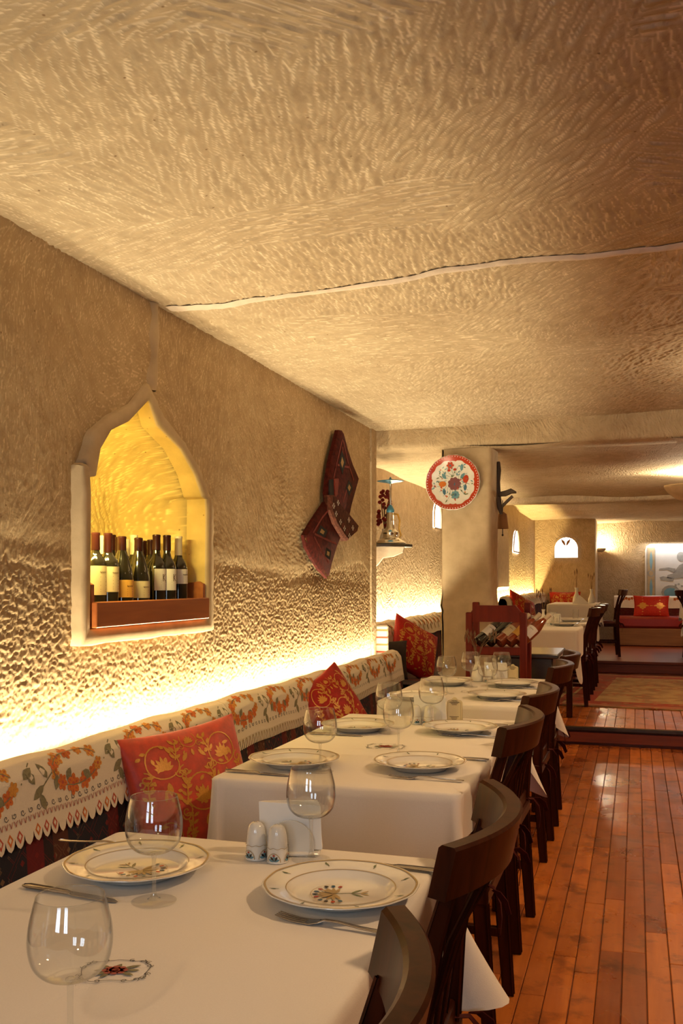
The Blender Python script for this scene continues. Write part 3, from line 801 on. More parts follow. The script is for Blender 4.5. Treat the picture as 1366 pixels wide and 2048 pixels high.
mb.grid(colm, 64, 60)
column = tag(mb.build('column', PLASTER, None, True), 'square plastered column with soft corners carrying the decorated plate', 'column')
mb = MB()
mb.box((-1.67, 13.6, 1.2), (0.14, 6.2, 2.6))
wall_far_left = tag(mb.build('wall_far_left', STONE_FAR), 'carved left wall of the far room', kind='structure')
mb = MB(); mb.box((-1.14, 16.10, 1.2), (0.98, 0.2, 2.6)); mb.box((-0.66, 16.55, 1.2), (0.05, 1.1, 2.6))
wall_far = tag(mb.build('wall_far', STONE_FAR), 'carved end wall with the arched window', kind='structure')
mb = MB(); mb.box((1.0, 17.15, 1.2), (3.4, 0.2, 2.6)); mb.build('wall_panel', STONE_FAR, wall_far)
mb = MB(); mb.box((2.45, 7.5, 1.2), (0.12, 19.5, 2.6))
tag(mb.build('wall_right', STONE_FAR), 'carved wall along the right side of the room', kind='structure')
mb = MB()
for x0, x1 in ((-2.1, -1.03), (-0.47, 0.07), (0.63, 2.45)): mb.box(((x0 + x1) / 2, -1.70, 1.2), (x1 - x0, 0.12, 2.6))
for x in (-0.75, 0.35): mb.box((x, -1.70, 0.51), (0.56, 0.12, 1.02)); mb.box((x, -1.70, 2.24), (0.56, 0.12, 0.52))
tag(mb.build('wall_back', STONE_FAR), 'carved wall behind the camera with two windows', kind='structure')
for k, x in enumerate((-0.75, 0.35)):
    mb = MB()
    for dx in (-0.27, 0, 0.27): mb.box((x + dx, -1.64, 1.5), (0.03, 0.03, 0.98))
    for dz in (-0.48, 0.15, 0.48): mb.box((x, -1.64, 1.5 + dz), (0.57, 0.03, 0.03))
    tag(mb.build('window_%d' % (k + 4), CHESTW), 'dark wooden window frame behind the camera', kind='structure')

def arch_pane(name, fn, w, h, mat, label, parent=None, leaf=False, frame=PLASTER):
    """arched lit opening; fn(a, b, t) -> point, a across, b up, t outwards"""
    pl = [(-w / 2, 0)] + [(-w / 2 + 0, h - w / 2)] + [(w / 2 * math.cos(PI - PI * k / 12), h - w / 2 + w / 2 * math.sin(PI - PI * k / 12)) for k in range(1, 12)] + [(w / 2, h - w / 2), (w / 2, 0)]
    mb = MB(); mb.prism(pl, fn, -0.02, 0.004)
    o = tag(mb.build(name, mat), label, kind='structure')
    ring = MB(); n = len(pl)
    big_ = [(a * 1.0 + (0.02 if a > 0 else -0.02), b + (0.02 if b > 0 else -0.02)) for a, b in pl]
    vs = [fn(a, b, 0.0) for a, b in pl] + [fn(a, b, 0.02) for a, b in big_] + [fn(a * 1.0, b, 0.02) for a, b in pl]
    ring.add(vs, [(k, (k + 1) % n, 2 * n + (k + 1) % n, 2 * n + k) for k in range(n)] + [(2 * n + k, 2 * n + (k + 1) % n, n + (k + 1) % n, n + k) for k in range(n)])
    ring.build('window_frame', frame, o)
    return o
arch_pane('window_1', lambda a, b, t: (-1.975 + t, 9.70 + a, 1.87 + b), 0.34, 0.27, SKYPANE, 'bright slit window beside the decorated plate')
arch_pane('window_2', lambda a, b, t: (-1.595 + t, 13.30 + a, 1.73 + b), 0.62, 0.29, SKYPANE, 'narrow bright window on the far left wall')
w3 = arch_pane('window_3', lambda a, b, t: (-1.095 + a, 15.995 - t, 1.705 + b), 0.37, 0.33, SKYPANE, 'round-topped bright window on the end wall')
mb = MB()
for sgn in (-1, 1):
    mb.add([(-1.10 + sgn * a, 15.96, 1.90 + b) for a, b in ((0, 0), (0.02, 0.07), (0.075, 0.115), (0.065, 0.06), (0.03, 0.01))] + [(-1.10 + sgn * a, 15.975, 1.90 + b) for a, b in ((0, 0), (0.02, 0.07), (0.075, 0.115), (0.065, 0.06), (0.03, 0.01))],
           [(0, 1, 2, 3, 4), (9, 8, 7, 6, 5)] + [(k, (k + 1) % 5, 5 + (k + 1) % 5, 5 + k) for k in range(5)])
tag(mb.build('bird_silhouette', SHADE), 'brown winged shape hung in the round-topped window', 'ornament')
# tall blind niche on the far left wall
mb = MB()
pl = [(-0.55, 0)] + [(0.55 * math.cos(PI - PI * k / 10), 0.62 + 0.22 * math.sin(PI - PI * k / 10)) for k in range(11)] + [(0.55, 0)]
mb.prism(pl, lambda a, b, t: (-1.60 + t, 11.85 + a, 1.21 + b), -0.02, 0.035, inset=0.05, it=0.02)
mb.build('blind_niche', JOINT, wall_far_left)

# ---- floors
mb = MB(); mb.box((0.2, 3.15, -0.06), (4.6, 9.8, 0.10))
floor = tag(mb.build('floor', RISER), 'worn orange plank floor of the front room', kind='structure')
PZ, PZ2 = 0.15, 0.28
STEP_Y = 7.90
PW = 0.0778
pm = {}
def plank_mesh(ln):
    key = round(ln, 2)
    if key not in pm:
        m_ = MB(); m_.bbox((0, 0, 0), (PW - 0.003, key - 0.004, 0.022), 0.0022); pm[key] = m_.mesh('plank', PLANK)
    return pm[key]
cnt = 0
for c in range(-11, 19):
    y = 1.2 + rnd.random() * 0.5; x = c * PW - 0.006
    if x < -0.72: y += 1.4
    while y < STEP_Y - 0.02:
        ln = min(rnd.choice((0.58, 0.72, 0.86, 1.04, 1.22)), STEP_Y - y)
        if STEP_Y - y - ln < 0.2: ln = STEP_Y - y
        o = bpy.data.objects.new('plank', plank_mesh(ln)); COL.objects.link(o); o.parent = floor
        o.location = (x + rnd.uniform(-.0006, .0006), y + ln / 2, -0.0115 + rnd.uniform(-.0012, .0004)); o.rotation_euler = (rnd.uniform(-.0012, .0012), rnd.uniform(-.006, .006), 0)
        y += ln; cnt += 1
mb = MB()
mb.box((0.6, 12.5, PZ / 2 - 0.02), (3.7, 9.14, PZ - 0.012)); mb.box((-1.65, 11.7, PZ / 2 - 0.02), (0.9, 10.6, PZ - 0.012))
platform = tag(mb.build('floor_platform', RISER), 'raised plank floor of the second bay', kind='structure')
for c in range(-10, 20):
    ln = 1.22
    o = bpy.data.objects.new('plank', plank_mesh(ln)); COL.objects.link(o); o.parent = platform
    o.location = (c * PW + 0.03, STEP_Y + 0.005 + ln / 2, PZ - 0.011 + rnd.uniform(-.001, .0005))
mb = MB(); mb.bbox((0.6, STEP_Y + 0.012, 0.060), (3.7, 0.02, 0.085), 0.003); mb.build('riser_board', RISER, platform)
mb = MB(); mb.bbox((0.6, STEP_Y - 0.004, PZ - 0.020), (3.7, 0.025, 0.034), 0.006); mb.build('nosing', CHESTW, platform)
mb = MB(); mb.box((0.6, 15.0, 0.20), (3.7, 4.2, 0.145)); mb.box((-1.2, 14.5, 0.20), (1.0, 5.4, 0.145))
p2 = tag(mb.build('floor_upper_platform', RISER), 'upper red-brown platform of the far room', kind='structure')
mb = MB(); mb.bbox((0.6, 12.89, 0.258), (3.7, 0.03, 0.035), 0.006); mb.build('nosing', RISER, p2)
mb = MB(); mb.box((0.0, 0.0, 0.006), (2.9, 3.1, 0.012))
rug = mb.build('rug', rug_mat('rug_weave', 1.45, 1.55), None, False, (0.78, 10.60, PZ + 0.001)); rug.rotation_euler = (0, 0, math.radians(-4))
tag(rug, 'worn red and beige patterned rug on the raised floor', 'rug')

# ------------------------------------------------------------------ benches with runners, lace and cushions
def arc_profile(pts):
    P = [Vector((a, b)) for a, b in pts]; s = [0.0]
    for i in range(1, len(P)): s.append(s[-1] + (P[i] - P[i - 1]).length)
    def f(t):
        t = max(0, min(s[-1], t))
        for i in range(1, len(P)):
            if t <= s[i] + 1e-9:
                k = (t - s[i - 1]) / (s[i] - s[i - 1]); q = P[i - 1].lerp(P[i], k); d = (P[i] - P[i - 1]).normalized()
                return q.x, q.y, d.y * -1 if False else -d.y, d.x
        return P[-1].x, P[-1].y, 1, 0
    return f, s[-1]

def wob(y, a=1.0): return a * (0.004 * math.sin(y * 7.1) + 0.003 * math.sin(y * 17.3 + 1) + 0.003 * math.sin(y * 2.3))

def bench(name, y0, y1, zf, xw, label, back_mat=KILIM, depth=0.52):
    """wall bench: plinth, kilim seat cushion and kilim back; zf = floor, xw = wall plane"""
    r = empty(name, label, 'bench', (xw, y0, zf))
    ln = y1 - y0
    m_ = MB(); m_.bbox((0.04 + depth / 2, ln / 2, 0.165), (depth - 0.04, ln, 0.33), 0.01); m_.build('plinth', PLASTER, r)
    m_ = MB(); m_.grid(lambda u, v: (0.05 + 0.0 + (depth + 0.02) * min(1, v * 1.25) - (0.0 if v < .8 else 0.015 * ((v - .8) * 5) ** 2), u * ln, 0.34 + (0.105 - 0.02 * abs(2 * v - .8) ** 2 if v < .8 else 0.085 * (1 - ((v - .8) * 5) ** 1.5)) + 0.008 * math.sin(u * ln * 8)), max(8, int(ln * 16)), 16)
    m_.bbox((0.04 + depth / 2, ln / 2, 0.36), (depth - 0.04, ln - .01, 0.06), 0.02); m_.build('seat_cushion', KILIM_SEAT, r, True)
    pts = [(0.042, 0.40), (0.042, 0.79), (0.055, 0.822), (0.085, 0.832), (0.12, 0.822), (0.142, 0.79), (0.155, 0.69), (0.165, 0.60), (0.175, 0.42)]
    f, tot = arc_profile(pts)
    m_ = MB(); nn = max(8, int(ln * 14))
    m_.grid(lambda u, v: (f(v * tot)[0], u * ln, f(v * tot)[1]), nn, 28)
    for e in (0, ln): m_.add([(a, e, b) for a, b in pts], [tuple(range(len(pts)))])
    m_.build('backrest', back_mat, r, True)
    return r

bench_a = bench('banquette', 0.1, WEND - 0.02, 0.0, WX + 0.032, 'long wall bench covered in dark kilim below the niche')

CL = [(0.046, 0.74), (0.046, 0.795), (0.058, 0.828), (0.085, 0.840), (0.122, 0.829), (0.148, 0.795), (0.161, 0.705), (0.166, 0.668)]
def runner(name, y0, y1, zf, xw, label, phase, lace=True, flowers=True):
    f, tot = arc_profile(CL)
    ln = y1 - y0
    def S(a, b):      # a along y from y0, b down the cloth from its back edge
        x, z, nx, nz = f(b)
        w = wob(a + y0) + 0.007
        return (x + w * .6 + 0.0008, a, z + w), (max(0.15, -nx if False else abs(nz) * 0 + (1 if b > 0.16 else 0.3)), 0, 0.15 if b > 0.16 else 1.0)
    r = MB(); r.grid(lambda u, v: S(u * ln, v * tot)[0], max(20, int(ln * 50)), 40)
    root = r.build(name, RUNNER, None, True, (xw, y0, zf))
    tag(root, label, 'table runner')
    sol = root.modifiers.new('thickness', 'SOLIDIFY'); sol.thickness = 0.002; sol.offset = -1
    def nrm(b):
        x, z, nx, nz = f(b)
        return nx, nz
    def S2(a, b):
        x, z, dx, dz = f(min(b, tot))
        p = S(a, min(b, tot))[0]
        # outward normal of the profile: the cloth runs up, over and down, outside is to the room and up
        nx_, nz_ = dx, dz
        if nx_ * 1.0 + nz_ * 0.6 < 0: nx_, nz_ = -nx_, -nz_
        ex = b - min(b, tot)
        return (p[0] + ex * 0.12, p[1], p[2] - ex), (nx_, 0, nz_)
    pol = []
    if flowers:
        # one wreath: a ring of flowers, a spray of leaves joining to the next
        for k in range(-1, int(ln / 0.405) + 2):
            c = k * 0.405 + phase
            if c < 0.12 or c > ln - 0.12: continue
            mid = 0.205
            stem = [(c + 0.115 * math.cos(t), mid + 0.052 * math.sin(t)) for t in [x * 0.35 for x in range(0, 18)]]
            pol += stroke(stem, 0.0035, 2)
            pol += stroke([(c - 0.20, mid + 0.05), (c - 0.13, mid + 0.005), (c - 0.07, mid - 0.035)], 0.004, 2)
            pol += stroke([(c + 0.20, mid - 0.04), (c + 0.14, mid + 0.01)], 0.004, 2)
            for t, rr, pc in ((0.3, .020, 1), (0.75, .023, 0), (1.25, .027, 0), (1.8, .031, 0), (2.35, .024, 0), (2.9, .020, 1), (3.5, .021, 0), (4.0, .026, 1), (4.55, .024, 0), (5.1, .018, 1), (5.65, .022, 1)):
                cx_, cy_ = c + 0.112 * math.cos(t), mid + 0.050 * math.sin(t)
                pol += flower(cx_, cy_, rr, pc, 3, 6, t)
                pol += [(ell(cx_ + rr * .62 * math.cos(t + q * 1.05), cy_ + rr * .62 * math.sin(t + q * 1.05), rr * .16, rr * .09, t + q * 1.05, 6), 3) for q in range(6)]
            for (dx, dy, an, L_) in ((-.17, .03, 2.6, .06), (-.15, .015, 4.2, .055), (-.19, .05, 1.2, .05), (.15, .0, -.5, .055), (.17, -.02, 1.0, .05), (-.10, .01, 1.9, .045), (0.03, 0.02, 0.6, 0.045), (-.03, .0, 2.2, .04)):
                pol.append((leafp(c + dx, mid + dy, an, L_, .026), 2))
    # curling line above the hem
    k = 0; base = 0.285
    while k * 0.034 < ln - .03:
        pol += stroke(spiral(k * 0.034 + 0.012, base, 0.010, 1.1, 0.4 if k % 2 else 3.6, 1 if k % 2 else -1, 7), 0.0022, 4)
        k += 1
    decal('embroidery', pol, S2, [F_OR, F_YE, F_GN, F_RD, F_GY], root, 0.0009, 0.0001)
    lc = []
    pitch = 0.0385 if lace else 0.016
    nt_ = int(ln / pitch)
    for k in range(nt_):
        c = (k + .5) * pitch
        if lace:
            lc.append(([(c - pitch * .5, tot - .012), (c + pitch * .5, tot - .012), (c + pitch * .50, tot + .012), (c + pitch * .43, tot + .026), (c + pitch * .26, tot + .037), (c, tot + .043), (c - pitch * .26, tot + .037), (c - pitch * .43, tot + .026), (c - pitch * .50, tot + .012)], 0))
        else:
            lc.append(([(c - pitch * .42, tot - .01), (c + pitch * .42, tot - .01), (c + pitch * .30, tot + .034), (c - pitch * .30, tot + .034)], 0))
    for k in range(nt_):
        c = (k + .5) * pitch
        if lace:
            lc.append(([(c, tot - .004), (c + .012, tot + .012), (c, tot + .031), (c - .012, tot + .012)], 1 if k % 3 else 3))
            lc.append(([(c, tot + .004), (c + .006, tot + .012), (c, tot + .021), (c - .006, tot + .012)], 0))
        elif k % 2 == 0:
            lc.append(([(c - .004, tot - .004), (c + .004, tot - .004), (c, tot + .020)], 1))
    if lace:
        for k in range(nt_ * 2):
            c = (k + .5) * pitch / 2
            lc += stroke([(c - .006, tot - .030), (c, tot - .016), (c + .006, tot - .030)], 0.0022, 2)
    decal('lace_trim', lc, S2, [RUNNER, F_RD if lace else F_GD, F_PK, F_OR], root, 0.0012, 0.0002)
    return root
runner('bench_runner', 0.30, 3.47, 0.0, WX + 0.032, 'cream runner with orange flower wreaths and red lace hem', 2.385 - 0.30 - 4 * 0.405)
runner('bench_runner', 3.44, WEND - 0.04, 0.0, WX + 0.032, 'cream flowered runner with pale fringe on the far half of the bench', 3.60 - 3.44, lace=False)

# ---- cushions
def damask(seed, scale=1.0):
    r_ = random.Random(seed); P = []
    def palm(cx, cy, s, ang):
        q = []
        for k in range(-3, 4):
            a = PI / 2 + k * 0.42
            q.append((leafp(0, -0.05, a, 0.30 - 0.03 * abs(k), 0.085), 0))
        q += stroke([(0.33 * math.cos(t), 0.06 + 0.40 * math.sin(t) * (1 if math.sin(t) > 0 else .7)) for t in [x * 2 * PI / 22 for x in range(22)]], 0.025, 0, True)
        for sg in (-1, 1):
            q += stroke(spiral(sg * 0.40, -0.15, 0.13, 1.2, PI / 2, sg), 0.024, 0)
            q.append((leafp(sg * 0.42, 0.05, PI / 2 - sg * 0.7, 0.22, 0.09), 0)); q.append((leafp(sg * 0.30, -0.3, -PI / 2 + sg * 0.6, 0.18, 0.07), 0))
        q.append((leafp(0, -0.30, -PI / 2, 0.28, 0.13), 0))
        return moved(q, cx, cy, s, ang)
    for cx, cy, s in ((-.52, .46, .75), (.52, .46, .75), (0, -.12, .85), (-.66, -.62, .62), (.66, -.62, .62), (0, .78, .4)):
        P += palm(cx, cy, s, 0)
    for (cx, cy) in ((-.26, .1), (.26, .1), (-.3, -.55), (.3, -.55), (-.85, .05), (.85, .05), (-.25, .8), (.25, .8)):
        sg = -1 if cx < 0 else 1
        q = stroke([(.02 * sg * math.sin(t * 5), -.26 + .13 * t) for t in range(5)], .022, 0)
        for t in range(5):
            for s2 in (-1, 1): q.append((leafp(0, -.24 + .11 * t, PI / 2 - s2 * .9, .11, .05), 0))
        q += stroke(spiral(.10 * sg, .22, .075, 1.1, PI, -sg), .02, 0)
        P += moved(q, cx, cy, 1.0, .25 * sg)
    for k in range(44):
        x, y = r_.uniform(-.9, .9), r_.uniform(-.9, .9)
        P.append((leafp(x, y, r_.uniform(0, 6.3), r_.uniform(.08, .16), .055), 0))
    return [(p, m) for p, m in P if all(abs(a) < .93 and abs(b) < .93 for a, b in p)]

def cushion(name, w, h, t, label, loc, mtx, fab, gold=True, seed=1, group='cushions', pol=None):
    root = empty(name, label, 'cushion', loc, 0, group)
    root.rotation_mode = 'QUATERNION'; root.rotation_quaternion = mtx.to_quaternion()
    def S(a, b, sg):
        e = (max(0, 1 - a * a) * max(0, 1 - b * b)) ** 0.42
        px = a * (1 - 0.07 * (1 - b * b)); py = b * (1 - 0.07 * (1 - a * a))
        wr = 0.006 * math.sin(7 * a + 3 * b * b + seed) * (1 - e) * (1 if abs(a) < .99 and abs(b) < .99 else 0)
        return Vector((px * w / 2, py * h / 2, sg * (t / 2 * e + wr * .6)))
    m_ = MB()
    for sg in (1, -1):
        m_.grid(lambda u, v: S(-math.cos(u * PI), -math.cos(v * PI), sg), 30, 30)
    body = m_.build('cover', fab, root, True)
    if gold:
        def SS(a, b):
            p = S(a, b, 1); d = 0.02
            n_ = (S(min(a + d, 1), b, 1) - S(max(a - d, -1), b, 1)).cross(S(a, min(b + d, 1), 1) - S(a, max(b - d, -1), 1))
            return p, n_.normalized()
        decal('damask_pattern', pol or damask(seed), SS, [GOLDFAB], root, 0.0012, 0.0)
    return root

def frame_of(right, up):
    r = Vector(right).normalized(); u = Vector(up); u = (u - r * u.dot(r)).normalized(); n_ = r.cross(u)
    return Matrix((r, u, n_)).transposed()
cushion('throw_cushion', 0.47, 0.44, 0.14, 'orange-red gold damask cushion leaning between the two nearest tables', (-1.385, 2.815, 0.632), frame_of((0.2, 0.38, 0.035), (-0.26, 0.14, 1)), plain('orange_red_damask', (0.50, 0.035, 0.010), 0.5, var=0.2, scale=40, bump=0.2, sheen=0.4), seed=1)
cushion('throw_cushion', 0.46, 0.42, 0.15, 'deep red cushion on its corner beside the second table', (-1.455, 4.58, 0.655), frame_of((0.075, 0.40, 0.11), (-0.134, -0.041, 0.225)), REDFAB2, seed=4)

# second bay: bench, runner, cushions
bench_b = bench('banquette', 6.50, 10.2, PZ, -1.98, 'short kilim wall bench in the bay behind the column', depth=0.62)
def plain_runner(name, y0, y1, zf, xw, label):
    f, tot = arc_profile([(0.046, 0.74), (0.046, 0.80), (0.06, 0.845), (0.10, 0.862), (0.15, 0.85), (0.19, 0.80), (0.205, 0.70)])
    ln = y1 - y0; m_ = MB()
    m_.grid(lambda u, v: (f(v * tot)[0], u * ln, f(v * tot)[1] + wob(u * ln + y0)), 60, 24)
    pts = [f(k / 20 * tot)[:2] for k in range(21)]
    m_.add([(a, 0, b) for a, b in pts], [tuple(range(21))])
    o = m_.build(name, RUNNER, None, True, (xw, y0, zf)); tag(o, label, 'table runner')
    pol = []
    for k in range(int(ln / 0.16)):
        c = 0.08 + k * 0.16
        pol += stroke([(c, .20), (c + .03, .25), (c, .29), (c + .03, .33)], 0.018, 0)
        pol.append((leafp(c + .05, .22, 1.2, .08, .03), 1))
    def S2(a, b):
        x, z, dx, dz = f(min(b, tot)); nx_, nz_ = dx, dz
        if nx_ + nz_ * .6 < 0: nx_, nz_ = -nx_, -nz_
        return (x, a, z + wob(a + y0)), (nx_, 0, nz_)
    decal('embroidery', pol, S2, [F_GD, F_OR], o, 0.003)
    return o
plain_runner('bench_runner', 6.50, 10.2, PZ, -1.98, 'cream runner with ochre marks on the bench behind the column')
mb = MB(); mb.bbox((0, 0, 0), (0.10, 0.03, 0.30), 0.008)
o = mb.build('striped_drape', RUNNER, None, False, (-1.70, 6.43, 0.86)); tag(o, 'striped cream drape end at the wall corner', 'drape')
pol = [([(-.05, -.14 + k * .05), (.05, -.14 + k * .05), (.05, -.128 + k * .05), (-.05, -.128 + k * .05)], k % 2) for k in range(6)]
decal('stripes', pol, lambda a, b: ((a, -0.0152, b), (0, -1, 0)), [F_RD, F_GD], o)
cushion('throw_cushion', 0.44, 0.44, 0.14, 'red cushion with gold scrolls on its corner in front of the column bay', (-1.60, 7.02, 0.80), frame_of((0.55, 0.62, -0.42), (-0.12, 0.44, 0.85)), REDFAB2, seed=7)
cushion('throw_cushion', 0.30, 0.30, 0.10, 'small black-brown cushion behind the red bay cushion', (-1.74, 6.74, 0.74), frame_of((0.9, 0.3, 0), (-0.1, 0.3, 1)), DARKFAB, gold=False, seed=3)

# far room benches
bench_c = bench('banquette', 11.3, 16.0, PZ2, -1.60, 'far wall bench below the tall blind niche', depth=0.5)
plain_runner('bench_runner', 11.3, 16.0, PZ2, -1.60, 'cream runner on the far left bench')
r = empty('end_bench', 'red leather end bench under the white mural', 'bench', (0.9, 16.3, PZ2))
mb = MB(); mb.bbox((0, 0, 0.14), (2.5, 0.66, 0.28), 0.01); mb.build('plinth', wood('bench_plinth_wood', (0.22, 0.10, 0.04), (0.15, 0.06, 0.025), 0, 0.5), r)
mb = MB(); mb.bbox((0, -0.01, 0.375), (2.5, 0.68, 0.19), 0.04); mb.build('seat_cushion', plain('red_leather', (0.22, 0.012, 0.008), 0.35), r, 'auto')
mb = MB(); mb.bbox((0, 0.34, 0.60), (2.5, 0.16, 0.36), 0.04); mb.build('backrest', KILIM, r, 'auto')
mb = MB(); mb.grid(lambda u, v: (-1.25 + 2.5 * u, 0.44 - 0.19 * min(1, v * 2) - (0.012 if v > .5 else 0), 0.792 + 0.003 * math.sin(u * 30) - 0.20 * max(0, v - .5) * 2), 60, 12)
o = mb.build('bench_runner', PAPER, None, True, (0.9, 16.3, PZ2)); tag(o, 'bright white runner with red sprigs on the end bench', 'table runner')
pol = []
for k in range(9):
    for j in range(4): pol += flower(-1.1 + k * .27 + j * .045, 0.74 + .012 * (j % 2), .026, 0, 0, 5)
decal('embroidery', pol, lambda a, b: ((a, 0.236, b), (0, -1, 0)), [F_OR], o, 0.002)
pol = []
for sx in (-.5, .5):
    for k in range(3): pol += stroke([(sx + (.46 - k * .14) * math.cos(t), -.02 + (.80 - k * .24) * math.sin(t)) for t in [x * PI / 2 for x in range(4)]], .07, 0, True)
    pol += flower(sx, 0, .28, 0, 0, 6)
cushion('throw_cushion', 0.56, 0.36, 0.14, 'gold and red patterned oblong cushion on the end bench', (0.235, 16.13, PZ2 + 0.63), frame_of((1, 0, 0), (0, 0.25, 1)), REDFAB, seed=9, pol=pol)
for k, (x, y, z, lab) in enumerate(((-1.30, 11.6, PZ2 + 0.66, 'bright red cushion showing behind the wine rack'), (-1.10, 15.75, PZ2 + 0.66, 'red cushion by the yellow end wall corner'))):
    cushion('throw_cushion', 0.50, 0.44, 0.14, lab, (x, y, z), frame_of((0.5, 0.8, -.35) if k == 0 else (1, .05, 0), (-.2, .35, 1)), REDFAB, seed=20 + k)

# ------------------------------------------------------------------ tables and cloths
def table(x0, x1, y0, y1, zf, label):
    r = empty('dining_table', label, 'table', ((x0 + x1) / 2, (y0 + y1) / 2, zf))
    w, l = x1 - x0 - .02, y1 - y0 - .02
    m_ = MB(); m_.bbox((0, 0, 0.728), (w, l, 0.03), 0.004); m_.build('tabletop', CHAIR, r)
    for sx in (-1, 1):
        for sy in (-1, 1):
            m_ = MB(); m_.bbox((sx * (w / 2 - .06), sy * (l / 2 - .06), 0.357), (0.05, 0.05, 0.712), 0.004); m_.build('leg', CHAIR, r)
    return r

def tablecloth(x0, x1, y0, y1, z, label, drops, corners, seed=0, group='white tablecloths'):
    """drops: hang of the sides (-y, +x, +y, -x); corners: (hang, flare) at (+x-y, +x+y, -x+y, -x-y)"""
    R = 0.02; per = []
    def side(p, q, nrm, d, n):
        for k in range(n):
            t = k / n
            per.append((p[0] + (q[0] - p[0]) * t, p[1] + (q[1] - p[1]) * t, nrm, d, 0.0, t))
    def corner(cx, cy, a0, d0, d1, cn):
        for k in range(13):
            t = k / 12; a = a0 + t * PI / 2
            b = math.sin(t * PI) ** 0.8
            base = d0 * (1 - t) + d1 * t
            per.append((cx + R * math.cos(a), cy + R * math.sin(a), (math.cos(a), math.sin(a)), base * (1 - b) + cn[0] * b, cn[1] * b, -1))
    n1 = max(24, int((x1 - x0) * 45)); n2 = max(24, int((y1 - y0) * 45))
    side((x0 + R, y0), (x1 - R, y0), (0, -1), drops[0], n1); corner(x1 - R, y0 + R, -PI / 2, drops[0], drops[1], corners[0])
    side((x1, y0 + R), (x1, y1 - R), (1, 0), drops[1], n2); corner(x1 - R, y1 - R, 0, drops[1], drops[2], corners[1])
    side((x1 - R, y1), (x0 + R, y1), (0, 1), drops[2], n1); corner(x0 + R, y1 - R, PI / 2, drops[2], drops[3], corners[2])
    side((x0, y1 - R), (x0, y0 + R), (-1, 0), drops[3], n2); corner(x0 + R, y0 + R, PI, drops[3], drops[0], corners[3])
    n = len(per); m_ = MB(); rows = 16; vs = []
    cx, cy = (x0 + x1) / 2, (y0 + y1) / 2
    rr_ = random.Random(seed); ph = rr_.random() * 6
    for j in range(rows + 1):
        t = j / rows
        for i, (px, py, nm, d, fl, s) in enumerate(per):
            arc = i / n
            fold = (0.006 * math.sin(arc * 95 + ph) + 0.005 * math.sin(arc * 41 + ph * 2)) * t ** 1.3
            e = 0.006
            if t < 0.12:
                k = t / 0.12; out = e * math.sin(k * PI / 2); zz = -e * (1 - math.cos(k * PI / 2))
            else:
                out = e + fl * ((t - .12) / .88) ** 1.25 + fold + 0.004; zz = -e - (d - e) * (t - .12) / .88
            hem = 0.006 * math.sin(arc * 60 + ph) * t
            vs.append((px + nm[0] * out - cx, py + nm[1] * out - cy, zz + hem))
    fs = [(j * n + i, j * n + (i + 1) % n, (j + 1) * n + (i + 1) % n, (j + 1) * n + i) for j in range(rows) for i in range(n)]
    # top: rings shrinking towards the middle with faint creases
    base = len(vs)
    rings = 10
    for q in range(1, rings + 1):
        k = 1 - q / (rings + 0.0) * 0.999
        for (px, py, nm, d, fl, s) in per:
            x, y = (px - cx) * k, (py - cy) * k
            crease = -0.0008 * math.exp(-(x / 0.004) ** 2) - 0.0006 * math.exp(-((y - 0.1) / 0.004) ** 2)
            vs.append((x, y, 0.0008 * math.sin(x * 23 + ph) * math.sin(y * 17) * (1 - k) * 2 + crease))
    for q in range(rings):
        a = 0 if q == 0 else base + (q - 1) * n
        b = base + q * n
        fs += [(a + (i + 1) % n, a + i, b + i, b + (i + 1) % n) for i in range(n)]
    m_.add(vs, fs)
    o = m_.build('tablecloth', CLOTH, None, True, (cx, cy, z)); tag(o, label, 'tablecloth', group)
    return o

TZ = 0.752
T1 = (-1.12, -0.385, 0.42, 1.91); T2 = (-1.17, -0.455, 2.52, 3.90); T3 = (-1.17, -0.475, 4.36, 5.60)
table(*T1, 0.0, 'wooden table nearest the camera, hidden under its cloth'); table(*T2, 0.0, 'second wooden table under its cloth beside the bench'); table(*T3, 0.0, 'third wooden table under its cloth before the wine rack')
tc1 = tablecloth(*T1, TZ, 'white cloth on the nearest table with a rose emblem in front', (.30, .30, .26, .24), ((.36, .06), (.305, .155), (.30, .03), (.30, .03)), 1)
tc2 = tablecloth(*T2, TZ, 'white cloth on the second table, its front hanging deep', (.30, .13, .26, .24), ((.22, .015), (.33, .14), (.30, .03), (.33, .03)), 2)
tc3 = tablecloth(*T3, TZ, 'white cloth on the third table before the wine rack', (.30, .26, .26, .24), ((.34, .05), (.34, .12), (.30, .03), (.30, .03)), 3)
T4 = (-1.20, -0.475, 8.30, 11.15); T5 = (-1.05, -0.46, 12.0, 13.2)
table(*T4, PZ, 'long table under cloth on the raised floor'); tc4 = tablecloth(*T4, PZ + .752, 'white cloth with a pointed hanging corner on the raised-floor table', (.27, .26, .26, .24), ((.46, .05), (.34, .05), (.30, .03), (.33, .03)), 4)
table(*T5, PZ2, 'small table under cloth in the far room'); tc5 = tablecloth(*T5, PZ2 + .752, 'white cloth on the small table farthest back', (.42, .26, .26, .24), ((.45, .03), (.34, .05), (.30, .03), (.45, .03)), 5)
T6 = (0.62, 1.35, 13.4, 14.6)
table(*T6, PZ2, 'table under cloth at the right edge of the far room'); tablecloth(*T6, PZ2 + .752, 'cream cloth corner at the right edge by the end bench', (.27, .26, .26, .24), ((.3, .03), (.34, .05), (.30, .03), (.45, .06)), 6)

